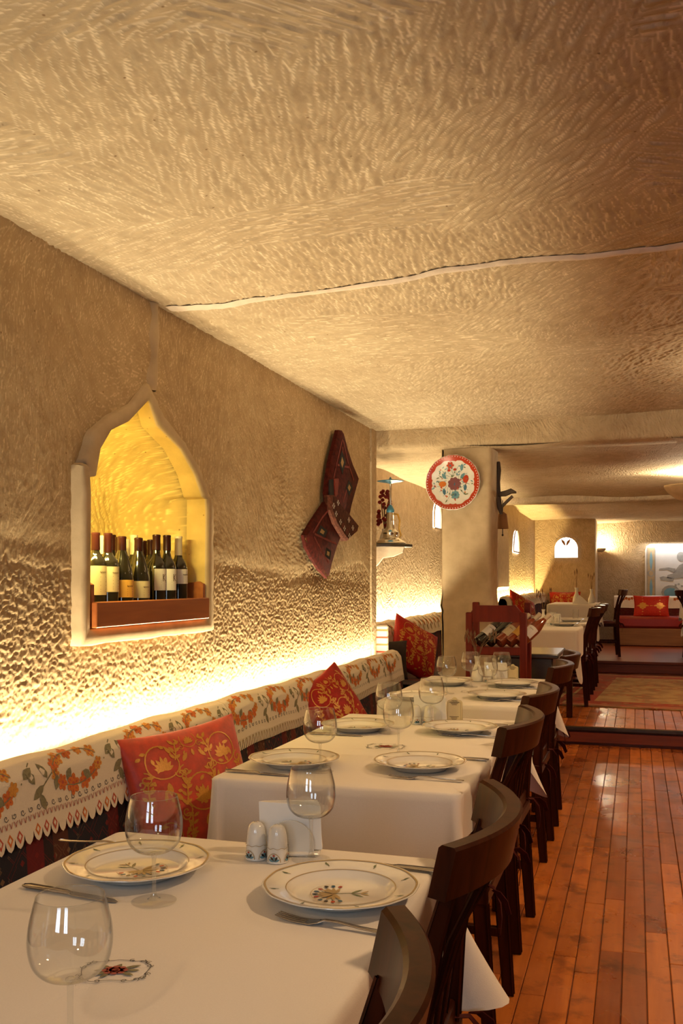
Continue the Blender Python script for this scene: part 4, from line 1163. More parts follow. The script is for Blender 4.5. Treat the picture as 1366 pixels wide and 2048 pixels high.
# rose emblems printed on the cloths
def emblem():
    q = []
    fr = []
    for k in range(40):
        t = k / 40 * 2 * PI
        a = 0.078 * math.copysign(abs(math.cos(t)) ** .55, math.cos(t)); b = 0.058 * math.copysign(abs(math.sin(t)) ** .55, math.sin(t))
        fr.append((a * (1 + .05 * math.sin(9 * t)), b * (1 + .07 * math.sin(9 * t))))
    q += stroke(fr, 0.0022, 0, True)
    for k in range(16):
        t = (k + .5) / 16 * 2 * PI
        a = 0.078 * math.copysign(abs(math.cos(t)) ** .55, math.cos(t)); b = 0.058 * math.copysign(abs(math.sin(t)) ** .55, math.sin(t))
        q += stroke(spiral(a, b, .009, 1.1, t, 1 if k % 2 else -1, 8), .002, 0)
    for (x, y, an, l) in ((-.015, -.008, 3.6, .038), (-.012, -.012, 4.2, .032), (.015, -.01, -.6, .040), (.022, .0, -.1, .036), (-.015, .012, 2.4, .028), (.0, .012, 1.2, .026), (.018, .010, .4, .042), (-.02, 0, 3.1, .03)): q.append((leafp(x, y, an, l, .014), 1))
    for k in range(8): q.append((ell(.019 * math.cos(k * .785), .014 * math.sin(k * .785), .012, .010, k * .785, 10), 2))
    q.append((ell(0, 0, .018, .014, 0, 12), 2))
    for r_ in (.02, .013, .006): q += stroke(spiral(0, 0, r_, 1.2, r_ * 400, 1, 10), .0018, 3)
    return q
for o, x, y, rot in ((tc1, -0.723, 1.221, 0.35), (tc2, -0.818, 3.15, 0.1), (tc3, -0.791, 4.84, 0.0)):
    decal('rose_emblem', moved(emblem(), x - o.location.x, y - o.location.y, 0.62 if o is tc1 else 0.8, rot), lambda a, b: ((a, b, 0.0009), (0, 0, 1)), [F_GY, F_GN, F_PK, F_RD], o, 0.0012)
o = tc2
decal('side_emblem', moved(emblem(), 0.42, -0.068, 0.8, 0.0), lambda a, b: ((0.3575 + 0.0115 + 0.010 * max(0, -b - .04), a, b), (1, 0, 0)), [F_GY, F_GN, F_PK, F_RD], o, 0.006)

# ------------------------------------------------------------------ chairs
def make_chair(label):
    r = empty('dining_chair', label, 'chair')
    def crest_x(y): return 0.095 - 0.072 * (y / 0.25) ** 2
    def arc_bar(z0, z1, th, hw, x_of, lean):
        m_ = MB(); ns = 22; vs = []
        for i in range(ns + 1):
            y = -hw + 2 * hw * i / ns; x = x_of(y)
            sl = -2 * 0.072 * y / 0.0625
            nx, ny = 1 / math.hypot(1, sl), -sl / math.hypot(1, sl)
            ch = 0.005
            for (s, z) in ((-1, z0), (1, z0), (1, z1 - ch), (.7, z1), (-.7, z1), (-1, z1 - ch)):
                xx = x + nx * s * th / 2 + lean * (z - z0)
                vs.append((xx, y + ny * s * th / 2, z))
        n = 6
        fs = [(i * n + k, i * n + (k + 1) % n, (i + 1) * n + (k + 1) % n, (i + 1) * n + k) for i in range(ns) for k in range(n)]
        fs += [tuple(range(n))[::-1], tuple(ns * n + k for k in range(n))]
        m_.add(vs, fs); return m_
    arc_bar(0.838, 0.920, 0.034, 0.252, crest_x, 0.22).build('crest_rail', CHAIR, r, 'auto')
    for s in (-1, 1):
        m_ = MB()
        m_.sweep_rect([(0.0, s * .195, 0), (-.018, s * .195, .25), (-.030, s * .197, .45), (-.018, s * .202, .62), (.012, s * .21, .76), (.038, s * .216, .848)], [.034, .036, .038, .036, .034, .034], [.036, .042, .044, .038, .03, .026], (0, 1, 0), 0, 0.004)
        m_.build('rear_leg', CHAIR, r, 'auto')
        m_ = MB(); m_.sweep_rect([(-.385, s * .19, 0), (-.40, s * .19, .42)], [.03, .04], [.03, .04], (0, 1, 0), 0, 0.004); m_.build('leg', CHAIR, r, 'auto')
    for yy in (-.115, 0, .115):
        m_ = MB(); xt = crest_x(yy)
        m_.sweep_rect([(-.030, yy * .8, .47), (-.012, yy * .86, .60), (.030 * (xt / .095), yy * .94, .73), (xt, yy, .845)], .052, .013, (0, 1, 0), 0, 0.003)
        m_.build('slat', CHAIR, r, 'auto')
    m_ = MB(); m_.bbox((-.215, 0, .435), (.42, .43, .045), .006); m_.build('seat_frame', CHAIR, r, 'auto')
    m_ = MB(); m_.bbox((-.03, 0, .475), (.03, .37, .05), .005); m_.build('back_rail', CHAIR, r, 'auto')
    for s in (-1, 1):
        m_ = MB(); m_.bbox((-.205, s * .19, .20), (.37, .022, .03), .003); m_.build('stretcher', CHAIR, r, 'auto')
    m_ = MB()
    def pad(u, v):
        a, b = u * 2 - 1, v * 2 - 1; e = ((1 - a ** 4) * (1 - b ** 4)) ** .5
        return (-.225 + a * .185, b * .2, .460 + .035 * e)
    m_.grid(pad, 14, 14); m_.build('seat_pad', MAROON, r, True)
    for s in (-1, 1):
        m_ = MB()
        m_.sweep_rect([(-.02, s * .175, .468), (.01, s * .20, .462), (.03, s * .218, .43), (.034, s * .223, .39), (.03, s * .222, .345)], [.010, .012, .014, .015, .012], .002, (0, 1, 0.3))
        m_.sweep_rect([(.008, s * .215, .462), (.026, s * .228, .458), (.046, s * .240, .438), (.058, s * .248, .408)], [.010, .026, .030, .022], .002, (0.5, -.6, 0.5))
        m_.build('ribbon_tie', MAROON, r)
    return r
chair0 = make_chair('x')
spots = [(-0.318, 0.885, 0.02, 0, 'dark curved-back chair nearest the camera, cut by the bottom edge'),
         (-0.318, 1.665, 0.03, 0, 'dark curved-back chair at the far seat of the nearest table'),
         (-0.388, 2.860, 0.0, 0, 'dark curved-back chair at the near seat of the second table'),
         (-0.400, 3.600, -0.02, 0, 'dark curved-back chair at the far seat of the second table'),
         (-0.415, 4.740, 0.0, 0, 'dark curved-back chair at the near seat of the third table'),
         (-0.420, 5.430, 0.03, 0, 'dark curved-back chair at the far seat of the third table'),
         (-0.440, 9.30, 0.0, PZ, 'first dark chair along the raised-floor table'),
         (-0.430, 10.20, 0.0, PZ, 'second dark chair along the raised-floor table'),
         (-0.420, 10.95, 0.0, PZ, 'third dark chair along the raised-floor table'),
         (-0.235, 13.75, 0.1, PZ2, 'dark chair standing alone left of the end bench'),
         (0.62, 12.62 + .9, PI, PZ2, 'dark chair cut by the right edge in the far room')]
for k, (x, y, rz, z, lab) in enumerate(spots):
    place(chair0, k > 0, (x, y, z), rz, lab, 'dark curved-back dining chairs')

# ------------------------------------------------------------------ tableware
# plates
PR = [(0.0, 0.006), (0.078, 0.006), (0.088, 0.010), (0.094, 0.017), (0.100, 0.0205), (0.120, 0.0235), (0.137, 0.0270), (0.140, 0.0272), (0.1405, 0.0258), (0.137, 0.0240), (0.100, 0.0165), (0.085, 0.003), (0.078, 0.0), (0.060, 0.0), (0.058, 0.003), (0.0, 0.003)]
def plate_h(r):
    for (r0, z0), (r1, z1) in zip(PR[:7], PR[1:8]):
        if r <= r1: return z0 + (z1 - z0) * (r - r0) / max(1e-6, r1 - r0)
    return PR[7][1]
def plate_surf(a, b):
    r = math.hypot(a, b); sl = (plate_h(min(r + .002, .139)) - plate_h(max(0, r - .002))) / .004
    k = (a / r, b / r) if r > 1e-6 else (0, 0)
    return (a, b, plate_h(r)), Vector((-k[0] * sl, -k[1] * sl, 1)).normalized()
def rimwave(a, r): return 1.0 + (0.006 * math.cos(12 * a) * max(0, (r - .10) / .04) if r > .10 else 0)
mb = MB(); mb.lathe(PR, 96, 0, wave=rimwave)
plate0 = mb.build('dinner_plate', PORC, None, 'auto'); tag(plate0, 'x', 'plate')
def ringline(r, w, n=72, wv=False): return stroke([(r * (rimwave(2 * PI * k / n, r) if wv else 1) * math.cos(2 * PI * k / n), r * (rimwave(2 * PI * k / n, r) if wv else 1) * math.sin(2 * PI * k / n)) for k in range(n)], w, 0, True)
decal('gold_rim', ringline(0.1355, 0.0032, 96, True) + ringline(0.0985, 0.0012), plate_surf, [GOLDLINE], plate0)
pol = []
for k in range(11):
    t = -1.9 + k * 3.8 / 10 + PI / 2
    pol.append((leafp(-.004, .012, t, .034, .008), 0)); pol.append((ell(-.004 + .042 * math.cos(t), .012 + .034 * math.sin(t), .0055, .004, t), (1, 2, 3)[k % 3]))
pol += stroke([(-.004 + .050 * math.cos(t), .012 + .042 * math.sin(t)) for t in [x * .3 - .4 for x in range(14)]], .0012, 0)
pol += stroke([(0, .01), (.002, -.02), (-.001, -.048)], .0018, 4)
pol += [(leafp(.001, -.018, -2.3, .03, .007), 4), (leafp(.001, -.018, -.8, .03, .007), 4), (leafp(.0, -.035, -2.2, .02, .005), 0), (leafp(.0, -.035, -.9, .02, .005), 0)]
decal('painted_bouquet', moved(pol, 0, 0, 1.0, PI / 2), plate_surf, [GOLDLINE, P_RED, P_BLU, P_BLK, P_GRN], plate0)
for k in range(8):
    t = 2 * PI * k / 8 + .2
    pol = stroke([(.112 * math.cos(t), .112 * math.sin(t)), (.128 * math.cos(t + .03), .128 * math.sin(t + .03))], .0018, 0) + [(leafp(.116 * math.cos(t), .116 * math.sin(t), t + .5, .012, .005), 0)]
    o = decal('sprig', pol, plate_surf, [P_GRN], plate0); del o['kind']
plates = [(-.505, 1.625, TZ, .3, 'floral gold-rimmed plate at the right of the nearest table'), (-.925, 1.645, TZ, 2.6, 'floral plate by the bench on the nearest table, behind a wine glass'),
          (-.625, 2.815, TZ, .3, 'floral plate at the right near corner of the second table'), (-1.005, 2.75, TZ, 2.6, 'floral plate at the left near corner of the second table'),
          (-.630, 3.53, TZ, .4, 'floral plate at the right far end of the second table'), (-1.01, 3.47, TZ, 2.6, 'floral plate beside the deep red cushion on the second table'),
          (-.640, 4.60, TZ, .4, 'plate at the right near corner of the third table'), (-1.00, 4.46, TZ, 2.6, 'plate at the left near corner of the third table'),
          (-.635, 5.16, TZ, .4, 'plate at the right far end of the third table'), (-.985, 5.14, TZ, 2.6, 'plate at the left far end of the third table'),
          (-.640, 9.05, PZ + .752, .4, 'near plate on the raised-floor table'), (-.635, 10.0, PZ + .752, .4, 'farther plate on the raised-floor table')]
for k, (x, y, z, rz, lab) in enumerate(plates): place(plate0, k > 0, (x, y, z + .0015), rz, lab, 'floral dinner plates')

# wine glasses
glass0 = empty('wine_glass', 'x', 'glass')
BP = [(0.0055, 0.085), (0.019, 0.0862), (0.034, 0.0925), (0.0445, 0.104), (0.0492, 0.119), (0.0506, 0.134), (0.0492, 0.151), (0.0457, 0.168), (0.0412, 0.185)]
def fine(pr, k=4):
    """Catmull-Rom through the profile"""
    o = []
    for i in range(len(pr) - 1):
        p0, p1, p2, p3 = pr[max(0, i - 1)], pr[i], pr[i + 1], pr[min(len(pr) - 1, i + 2)]
        for j in range(k):
            t = j / k
            o.append(tuple(.5 * ((2 * p1[q]) + (-p0[q] + p2[q]) * t + (2 * p0[q] - 5 * p1[q] + 4 * p2[q] - p3[q]) * t * t + (-p0[q] + 3 * p1[q] - 3 * p2[q] + p3[q]) * t ** 3) for q in (0, 1)))
    return o + [pr[-1]]
bpf = fine(BP)
mb = MB(); mb.lathe([(0.0, 0.0848)] + bpf + [(0.0409, 0.1868)] + [(max(0.0, r - 0.0011), z + (0.0016 if i < 6 else 0)) for i, (r, z) in reversed(list(enumerate(bpf)))] + [(0.0, 0.0885)], 56)
mb.build('bowl', GLASS, glass0, True)
mb = MB(); mb.lathe(fine([(0.0, 0.0865), (0.0050, 0.0865), (0.0060, 0.084), (0.0042, 0.078), (0.0036, 0.06), (0.0036, 0.03), (0.0046, 0.014), (0.0085, 0.006), (0.012, 0.0045)], 3), 20); mb.build('stem', GLASS_STEM, glass0, True)
mb = MB(); mb.lathe([(0.0, 0.0046), (0.012, 0.0045), (0.028, 0.0026), (0.0385, 0.0014), (0.040, 0.0008), (0.0385, 0.0002), (0.0, 0.0002)], 48); mb.build('foot', GLASS_SOLID, glass0, 'auto')
glasses = [(-.654, 1.001, 'wine glass at the lower left, nearest the camera'), (-.815, 1.508, 'wine glass in front of the plate by the bench on the nearest table'), (-.632, 1.829, 'wine glass beside the napkin stand at the far end of the nearest table'),
           (-.898, 2.682, 'wine glass in front of the left near plate of the second table'), (-.739, 3.011, 'wine glass beside the rose emblem of the second table'), (-.879, 3.433, 'wine glass next to the deep red cushion on the second table'),
           (-.765, 3.659, 'wine glass in front of the shakers on the second table'), (-.913, 4.734, 'wine glass at the left of the third table'), (-.845, 5.06, 'wine glass before the twig vase on the third table'),
           (-.709, 4.753, 'wine glass nearest the camera in the middle of the third table'), (-.684, 5.086, 'wine glass beside the small menu card on the third table')]
for k, (x, y, lab) in enumerate(glasses): place(glass0, k > 0, (x, y, TZ + .0012), k * .7, lab, 'balloon wine glasses')
# tumblers on the raised-floor table
tum = MB(); tum.lathe([(0.0, 0.0), (0.028, 0.0), (0.034, 0.11), (0.0328, 0.11), (0.027, 0.006), (0.0, 0.006)], 28)
tum0 = tum.build('tumbler', GLASS, None, True); tag(tum0, 'x', 'glass')
for k, (x, y, lab) in enumerate(((-.86, 8.62, 'tall tumbler near the front edge of the raised-floor table'), (-.70, 8.95, 'tumbler beside the near plate on the raised-floor table'), (-.78, 9.6, 'tumbler in the middle of the raised-floor table'), (-.62, 10.5, 'tumbler at the far end of the raised-floor table'))):
    place(tum0, k > 0, (x, y, PZ + .754), 0, lab, 'tumblers on the raised-floor table')

# cutlery, lying across the table
def fork_mesh():
    m_ = MB()
    zc = [0.004, 0.003, 0.006, 0.010, 0.009, 0.006, 0.005, 0.006]
    xs = [0.0, 0.012, 0.03, 0.055, 0.085, 0.12, 0.165, 0.195]
    m_.sweep_rect([(x - .055 + .055, 0, z) for x, z in zip(xs[1:], zc[1:])][0:0] or [(x, 0, z) for x, z in zip([0.055, 0.066, 0.09, 0.13, 0.17, 0.19, 0.197], [0.0055, 0.0095, 0.0100, 0.0065, 0.005, 0.0055, 0.006])], [.018, .008, .0062, .0085, .0125, .014, .008], [.0022, .0026, .003, .003, .0026, .0024, .002], (0, 1, 0), 0, .0006)
    m_.sweep_rect([(0.030, 0, 0.0025), (0.042, 0, 0.0028), (0.056, 0, 0.0058)], [.024, .025, .019], .002, (0, 1, 0), 0, .0004)
    for k in range(4):
        yy = (k - 1.5) * .0066
        m_.sweep_rect([(-.022, yy * .95, 0.0085), (-.005, yy, 0.0050), (0.015, yy, 0.0026), (0.033, yy, 0.0025)], [.0022, .0036, .0042, .0044], [.0012, .0018, .002, .002], (0, 1, 0), 0, .0004)
    return m_
f0 = fork_mesh().build('fork', STEEL, None, 'auto'); tag(f0, 'x', 'fork')
forks = [(-.555, 1.495, -.13, 'steel fork lying before the right plate of the nearest table'), (-.66, 2.662, -.03, 'steel fork before the right near plate of the second table'), (-.67, 3.445, -.02, 'steel fork before the right far plate of the second table'),
         (-1.0, 1.80, PI + .05, 'fork half hidden behind the plate by the bench'), (-.67, 4.50, 0, 'fork before the right near plate of the third table'), (-.67, 5.05, 0, 'fork before the right far plate of the third table')]
for k, (x, y, rz, lab) in enumerate(forks): place(f0, k > 0, (x, y, TZ), rz, lab, 'steel forks')
k0 = empty('table_knife', 'x', 'knife')
mb = MB(); mb.sweep_rect([(0, .002, .002), (.012, 0, .0022), (.05, 0, .003), (.095, 0, .0035), (.105, 0, .004)], [.004, .014, .018, .017, .010], [.001, .0014, .0016, .0016, .003], (0, 1, 0), 0, .0003); mb.build('blade', STEEL, k0, 'auto')
mb = MB(); mb.sweep_rect([(.102, 0, .004), (.112, 0, .0045), (.15, 0, .005), (.20, 0, .005), (.212, 0, .0048)], [.009, .012, .014, .017, .010], [.004, .006, .006, .0055, .004], (0, 1, 0), 0, .0015); mb.build('handle', STEEL, k0, 'auto')
knives = [(-.872, 1.482, PI - .11, 'table knife before the plate by the bench on the nearest table'), (-.560, 1.835, -.1, 'table knife beyond the right plate of the nearest table'), (-.955, 2.588, PI - .05, 'table knife before the left near plate of the second table'),
          (-.655, 3.00, -.03, 'table knife beyond the right near plate of the second table'), (-.69, 3.735, 0, 'table knife beyond the right far plate of the second table'), (-.95, 3.33, PI, 'table knife before the left far plate of the second table'), (-.69, 5.33, 0, 'table knife beyond the right far plate of the third table')]
for k, (x, y, rz, lab) in enumerate(knives): place(k0, k > 0, (x, y, TZ + .001), rz, lab, 'steel table knives')

# salt and pepper shakers, napkin stands, napkins
sh0_p = fine([(0.0, 0.0), (0.0205, 0.0), (0.0215, 0.003), (0.021, 0.02), (0.0195, 0.045), (0.018, 0.058), (0.0145, 0.068), (0.008, 0.0735), (0.0, 0.075)], 3)
mb = MB(); mb.lathe([(max(0, r), z) for r, z in sh0_p], 28); sh0 = mb.build('salt_shaker', PORC, None, True); tag(sh0, 'x', 'shaker')
def cyl(R): return lambda a, b: ((R(b) * math.cos(a / .021), R(b) * math.sin(a / .021), b), (math.cos(a / .021), math.sin(a / .021), 0))
pol = []
for j in range(4):
    c = j * .033
    pol += stroke([(c + .0125 * math.cos(t), .004 + .017 * math.sin(t)) for t in [x * PI / 8 for x in range(9)]], .0012, 0)
    for q in range(5): pol.append((leafp(c, .005, PI * (q + .5) / 5, .012, .005), 1 if q % 2 else 2))
    pol.append((ell(c, .017, .0025, .002), 3))
pol += stroke([(x * .0022, .030 + .0012 * math.sin(x * .9)) for x in range(61)], .0009, 0)
decal('painted_band', pol, cyl(lambda b: .0214 if b < .02 else .0205), [GOLDLINE, P_BLK, P_TEAL, P_RED], sh0)
mb = MB()
for q in range(3): mb.lathe([(0.0, 0.0758 - .0006 * (q > 0)), (0.0011, 0.0757 - .0006 * (q > 0))], 8, 0, (0.0045 * math.cos(q * 2.1) * (q > 0), .0045 * math.sin(q * 2.1) * (q > 0), 0))
mb.build('pour_holes', BLACK, sh0)['kind'] = 'stuff'
shk = [(-.742, 1.805, TZ, 'left porcelain shaker of the pair on the nearest table'), (-.693, 1.798, TZ, 'right porcelain shaker of the pair on the nearest table'), (-.835, 3.695, TZ, 'left shaker of the pair on the second table'), (-.782, 3.69, TZ, 'right shaker of the pair on the second table'),
       (-.790, 5.33, TZ, 'left shaker of the pair on the third table'), (-.745, 5.325, TZ, 'right shaker of the pair on the third table'), (-.78, 9.2, PZ + .752, 'left shaker on the raised-floor table'), (-.72, 9.2, PZ + .752, 'right shaker on the raised-floor table')]
for k, (x, y, z, lab) in enumerate(shk): place(sh0, k > 0, (x, y, z + .001), 1.2 + k * .4, lab, 'porcelain salt and pepper shakers')
n0 = empty('napkin_stand', 'x', 'napkin stand')
mb = MB(); mb.bbox((0, 0, .004), (.125, .06, .008), .003); mb.build('base', PORC, n0, 'auto')
fan = [(-.05, 0.006)] + [(.05 * math.cos(PI - PI * k / 14), .02 + .052 * math.sin(PI - PI * k / 14)) for k in range(15)] + [(.05, 0.006)]
for yy in (-.02, .016):
    mb = MB(); mb.prism(fan, lambda a, b, t: (a, yy + t, b), 0, .005, inset=.003, it=.0015); mb.build('fan_plate', PORC, n0, 'auto')
mb = MB()
for q in range(5):
    yy = -.012 + q * .006
    mb.add([(-.062, yy, .010), (.066, yy + .002, .010), (.062 - q * .002, yy + .006, .100 + q * .0015), (-.066 + q * .002, yy + .004, .108 - q * .001)] + [(-.062, yy + .003, .010), (.066, yy + .005, .010), (.062 - q * .002, yy + .009, .100 + q * .0015), (-.066 + q * .002, yy + .007, .108 - q * .001)],
           [(0, 1, 2, 3), (7, 6, 5, 4), (0, 4, 5, 1), (1, 5, 6, 2), (2, 6, 7, 3), (3, 7, 4, 0)])
nap0 = mb.build('paper_napkins', PAPER); tag(nap0, 'x', 'napkins')
for k, (x, y, z, rz, nm) in enumerate(((-.688, 1.862, TZ, .26, 'nearest table'), (-.790, 3.752, TZ, .05, 'second table'), (-.755, 5.385, TZ, 0, 'third table'), (-.75, 9.30, PZ + .752, 0, 'raised-floor table'))):
    place(n0, k > 0, (x, y, z + .001), rz, 'white porcelain napkin stand on the ' + nm, 'napkin stands'); place(nap0, k > 0, (x, y, z + .001), rz, 'white paper napkins standing in the holder on the ' + nm, 'paper napkins')

# menu cards (the square code is left out)
def card(x, y, rz, w, h, label):
    r = empty('menu_card', label, 'menu', (x, y, TZ + .001), rz, 'menu cards')
    pl = [(-w / 2, 0), (-w / 2, h * .80), (-w / 2 + w * .08, h * .86), (-w * .22, h * .90), (-w * .10, h * .98), (0, h), (w * .10, h * .98), (w * .22, h * .90), (w / 2 - w * .08, h * .86), (w / 2, h * .80), (w / 2, 0)]
    for sg in (-1, 1):
        m_ = MB(); m_.prism(pl, lambda a, b, t: (a, sg * (.022 * (1 - b / h) + t), b), 0, .0016); m_.build('leaf', CARD, r)
    pol = []
    for (b, ww) in ((.80, .62), (.74, .44), (.70, .3), (.22, .58), (.17, .4), (.12, .3)):
        pol += stroke([(-w * ww / 2, h * b), (w * ww / 2, h * b)], h * .018, 0)
    pol += stroke([(-w * .42, h * .06), (w * .42, h * .06), (w * .42, h * .78), (-w * .42, h * .78)], h * .006, 0, True)
    decal('print_lines', pol, lambda a, b: ((a, -(.022 * (1 - b / h) + .0018), b), (0, -1, .2)), [INK], r)
    cu = bpy.data.curves.new('menu_lettering', 'FONT'); cu.body = 'MENÜ'; cu.size = h * .085; cu.align_x = 'CENTER'; cu.extrude = .0002
    cu.materials.append(INK)
    tmp = bpy.data.objects.new('tmp_lettering', cu); COL.objects.link(tmp)
    me = bpy.data.meshes.new_from_object(tmp.evaluated_get(bpy.context.evaluated_depsgraph_get())); bpy.data.objects.remove(tmp, do_unlink=True)
    if not me.materials: me.materials.append(INK)
    o = bpy.data.objects.new('menu_lettering', me); COL.objects.link(o); o.parent = r; o['kind'] = 'stuff'
    o.location = (0, -.0066, h * .835); o.rotation_euler = (PI / 2 - .20, 0, 0)
    return r
card(-.700, 3.80, .10, .062, .098, 'cream menu card standing at the far end of the second table')
card(-.665, 5.41, .05, .062, .098, 'small cream menu card at the far end of the third table')

# vases with dried stems
def vase(x, y, z, label, n, spread, h, seed, hook=.14):
    r = empty('bud_vase', label, 'vase', (x, y, z + .0012)); rr = random.Random(seed)
    k = hook / .14
    m_ = MB(); m_.lathe([(a * k, b * k) for a, b in fine([(0, 0), (.03, 0), (.034, .01), (.033, .04), (.022, .075), (.013, .10), (.014, .125), (.018, .14), (.015, .14), (.010, .12), (.010, .10), (.0, .09)], 2)], 24); m_.build('body', PORC, r, True)
    for q in range(n):
        a = rr.uniform(0, 6.3); s = spread * rr.uniform(.3, 1)
        tip = Vector((s * math.cos(a), s * math.sin(a), hook + h * rr.uniform(.7, 1)))
        m_ = MB(); m_.tube([(0, 0, hook * .8), (tip.x * .3, tip.y * .3, hook + h * .35), tip], [.0018, .0015, .001], 5)
        m_.tube([tip * .999 - Vector((0, 0, h * .25)), tip - Vector((0, 0, h * .1)), tip], [.002, .006, .001], 6); m_.build('dried_stem', TWIG, r)
    return r
vase(-.858, 5.36, TZ, 'white vase with brown twigs on the third table', 11, .11, .17, 2)
vase(-.86, 9.4, PZ + .752, 'white vase with fine twigs on the raised-floor table', 9, .10, .22, 5)
vase(-.72, 12.4, PZ2 + .752, 'slim white vase with one grey stem on the farthest table', 3, .03, .28, 6, .20)
vase(-.55, 12.7, PZ2 + .752, 'second slim vase with dry stems on the farthest table', 4, .07, .25, 8, .18)
mb = MB(); mb.prism([(-.10, 0), (-.02, .11), (.03, .07), (.10, .0)], lambda a, b, t: (a, t, b), -.03, .03, inset=.01, it=.01)
o = mb.build('folded_napkin', CLOTH, None, False, (-.66, 12.25, PZ2 + .754)); tag(o, 'white folded napkin on the farthest table', 'napkin')

# ------------------------------------------------------------------ wine niche: tray and bottles
tx, ty0, ty1 = WX + 0.040, 2.690, 3.538
r = empty('wine_tray', 'orange wooden tray box across the niche', 'tray', (tx, (ty0 + ty1) / 2, 1.168))
hw = (ty1 - ty0) / 2
mb = MB(); mb.bbox((-.150, 0, .008), (.30, 2 * hw - .03, .014), .002); mb.build('floor_board', SHELFW, r)
mb = MB(); mb.bbox((.010, 0, .042), (.020, 2 * hw, .084), .003); mb.build('front_board', SHELFW, r)
for s in (-1, 1):
    mb = MB(); yy = s * (hw - .009)
    mb.prism([(0, 0), (-.29, 0), (-.29, .12), (-.02, .150), (0, .14)], lambda a, b, t: (a, yy + t, b), -.009, .009); mb.build('side_board', SHELFW, r)
def bottle(x, y, z, kind, label, rot=None, az=-.55, group='wine bottles in the niche'):
    r = empty('wine_bottle', label, 'bottle', (x, y, z), 0, group)
    if kind['form'] == 'b':
        pr = [(0, .004), (.034, .0), (.0375, .004), (.0375, .190), (.034, .208), (.020, .224), (.0145, .237), (.0140, .297)]
    elif kind['form'] == 'g':
        pr = [(0, .004), (.037, .0), (.0405, .004), (.0405, .145), (.036, .175), (.025, .215), (.0155, .245), (.0140, .29)]
    else:
        pr = [(0, .004), (.033, .0), (.0365, .004), (.0365, .186), (.031, .208), (.018, .228), (.0138, .245), (.0135, .31)]
    top = pr[-1][1]
    m_ = MB(); m_.lathe(pr + [(.0, top)], 28); m_.build('glass_body', BOTTLE_RED if kind.get('rose') else BOTTLE, r, 'auto')
    m_ = MB(); m_.lathe([(.0152, top - .055 - kind.get('fl', 0)), (.0156, top - .05), (.0150, top - .004), (.0158, top - .002), (.0158, top + .004), (.013, top + .006), (0, top + .006)], 24); m_.build('foil_cap', kind['foil'], r, 'auto')
    if kind.get('ring'):
        m_ = MB(); m_.lathe([(.0165, top - .066), (.0168, top - .064), (.0168, top - .056), (.0160, top - .054)], 24); m_.build('neck_band', FOILG, r, 'auto')
    if kind.get('lab'):
        z0, z1, mat, wd = kind['lab']; R = pr[2][0] + .0006
        m_ = MB(); m_.grid(lambda u, v: (R * math.cos(az + wd * (u - .5)), R * math.sin(az + wd * (u - .5)), z0 + (z1 - z0) * v), 20, 2)
        lo = m_.build('label_sheet', mat, r, True)
        pol = []; cx = .012
        hgt = z1 - z0
        if kind.get('k'):
            b = z1 - .035
            pol += stroke([(cx - .004, b - .012), (cx - .004, b + .014)], .0032, 0) + stroke([(cx + .007, b + .014), (cx - .003, b + .002), (cx + .008, b - .012)], .0026, 0)
            rows = (.45, .38, .25, .18, .1)
        else:
            pol += stroke([(cx - .014 + q * .0022, z1 - .022 + .003 * math.sin(q * 2.2)) for q in range(13)], .0014, 0)
            rows = (.62, .45, .33, .2, .12)
        for q in rows: pol += stroke([(cx - .013, z0 + hgt * q), (cx + .013, z0 + hgt * q)], .0012, 0)
        decal('label_print', pol, lambda a, b: ((R * math.cos(az + a / R), R * math.sin(az + a / R), b), (math.cos(az + a / R), math.sin(az + a / R), 0)), [INK], lo)
    if rot is not None: r.rotation_mode = 'QUATERNION'; r.rotation_quaternion = rot.to_quaternion()
    return r
bz = 1.168 + .016
def ny(u, x):      # where the viewer's column u meets the line x = const
    k = (u - 683) / FPX; c, s = math.cos(YAW), math.sin(YAW)
    return -x * (c + k * s) / (s - c * k)
fx = WX - .035
front = [(191, dict(form='b', foil=FOIL, lab=(.088, .188, LABEL, 1.9)), 'leftmost wine bottle in the niche with a tall cream label'), (216, dict(form='b', foil=FOIL, fl=.02, lab=(.098, .186, LABEL, 2.1)), 'niche bottle with the widest tall cream label and maroon neck'),
         (244, dict(form='g', foil=FOIL, ring=True, lab=(.078, .140, LABELO, 2.0)), 'niche bottle with an orange label'), (277, dict(form='g', foil=FOIL, ring=True, lab=(.074, .136, LABEL, 2.3)), 'broad-shouldered niche bottle with a low cream label and gold neck band'),
         (313, dict(form='r', foil=FOIL, lab=(.100, .183, LABELW, 1.5), k=True), 'niche bottle with a letter on its white label, left of its twin'), (334, dict(form='r', foil=FOIL, lab=(.100, .183, LABELW, 1.5), k=True), 'niche bottle with a letter on its white label, right of its twin'),
         (357, dict(form='r', foil=FOILW, fl=.03, lab=(.125, .183, LABELW, 1.7)), 'rightmost niche bottle with a blank white label and white neck')]
for k, (u, kd, lab) in enumerate(front):
    bx_ = fx - (.0 if k not in (0, 4) else .02)
    bottle(bx_, ny(u, bx_), bz, kd, lab)
b2 = WX - .150
back = [(205, FOILW, 'back-row niche bottle with a pale neck behind the wide cream label'), (224, FOIL, 'back-row niche bottle with a maroon neck left of the orange label'), (239, FOIL, 'back-row niche bottle right behind the orange-labelled one'),
        (253, FOILW, 'back-row niche bottle with a pale neck between the banded bottles'), (268, FOILW, 'back-row niche bottle with a white neck behind the low label'), (287, FOIL, 'tall back-row niche bottle with a maroon neck in the middle'),
        (302, FOIL, 'back-row niche bottle left of the lettered pair'), (322, FOILW, 'back-row niche bottle with a white neck between the lettered pair')]
for k, (u, fo, lab) in enumerate(back):
    bx_ = b2 - .075 * (k % 2)
    bottle(bx_, ny(u, bx_), bz, dict(form='brb'[k % 3], foil=fo, fl=.03 if fo is FOILW else 0), lab)
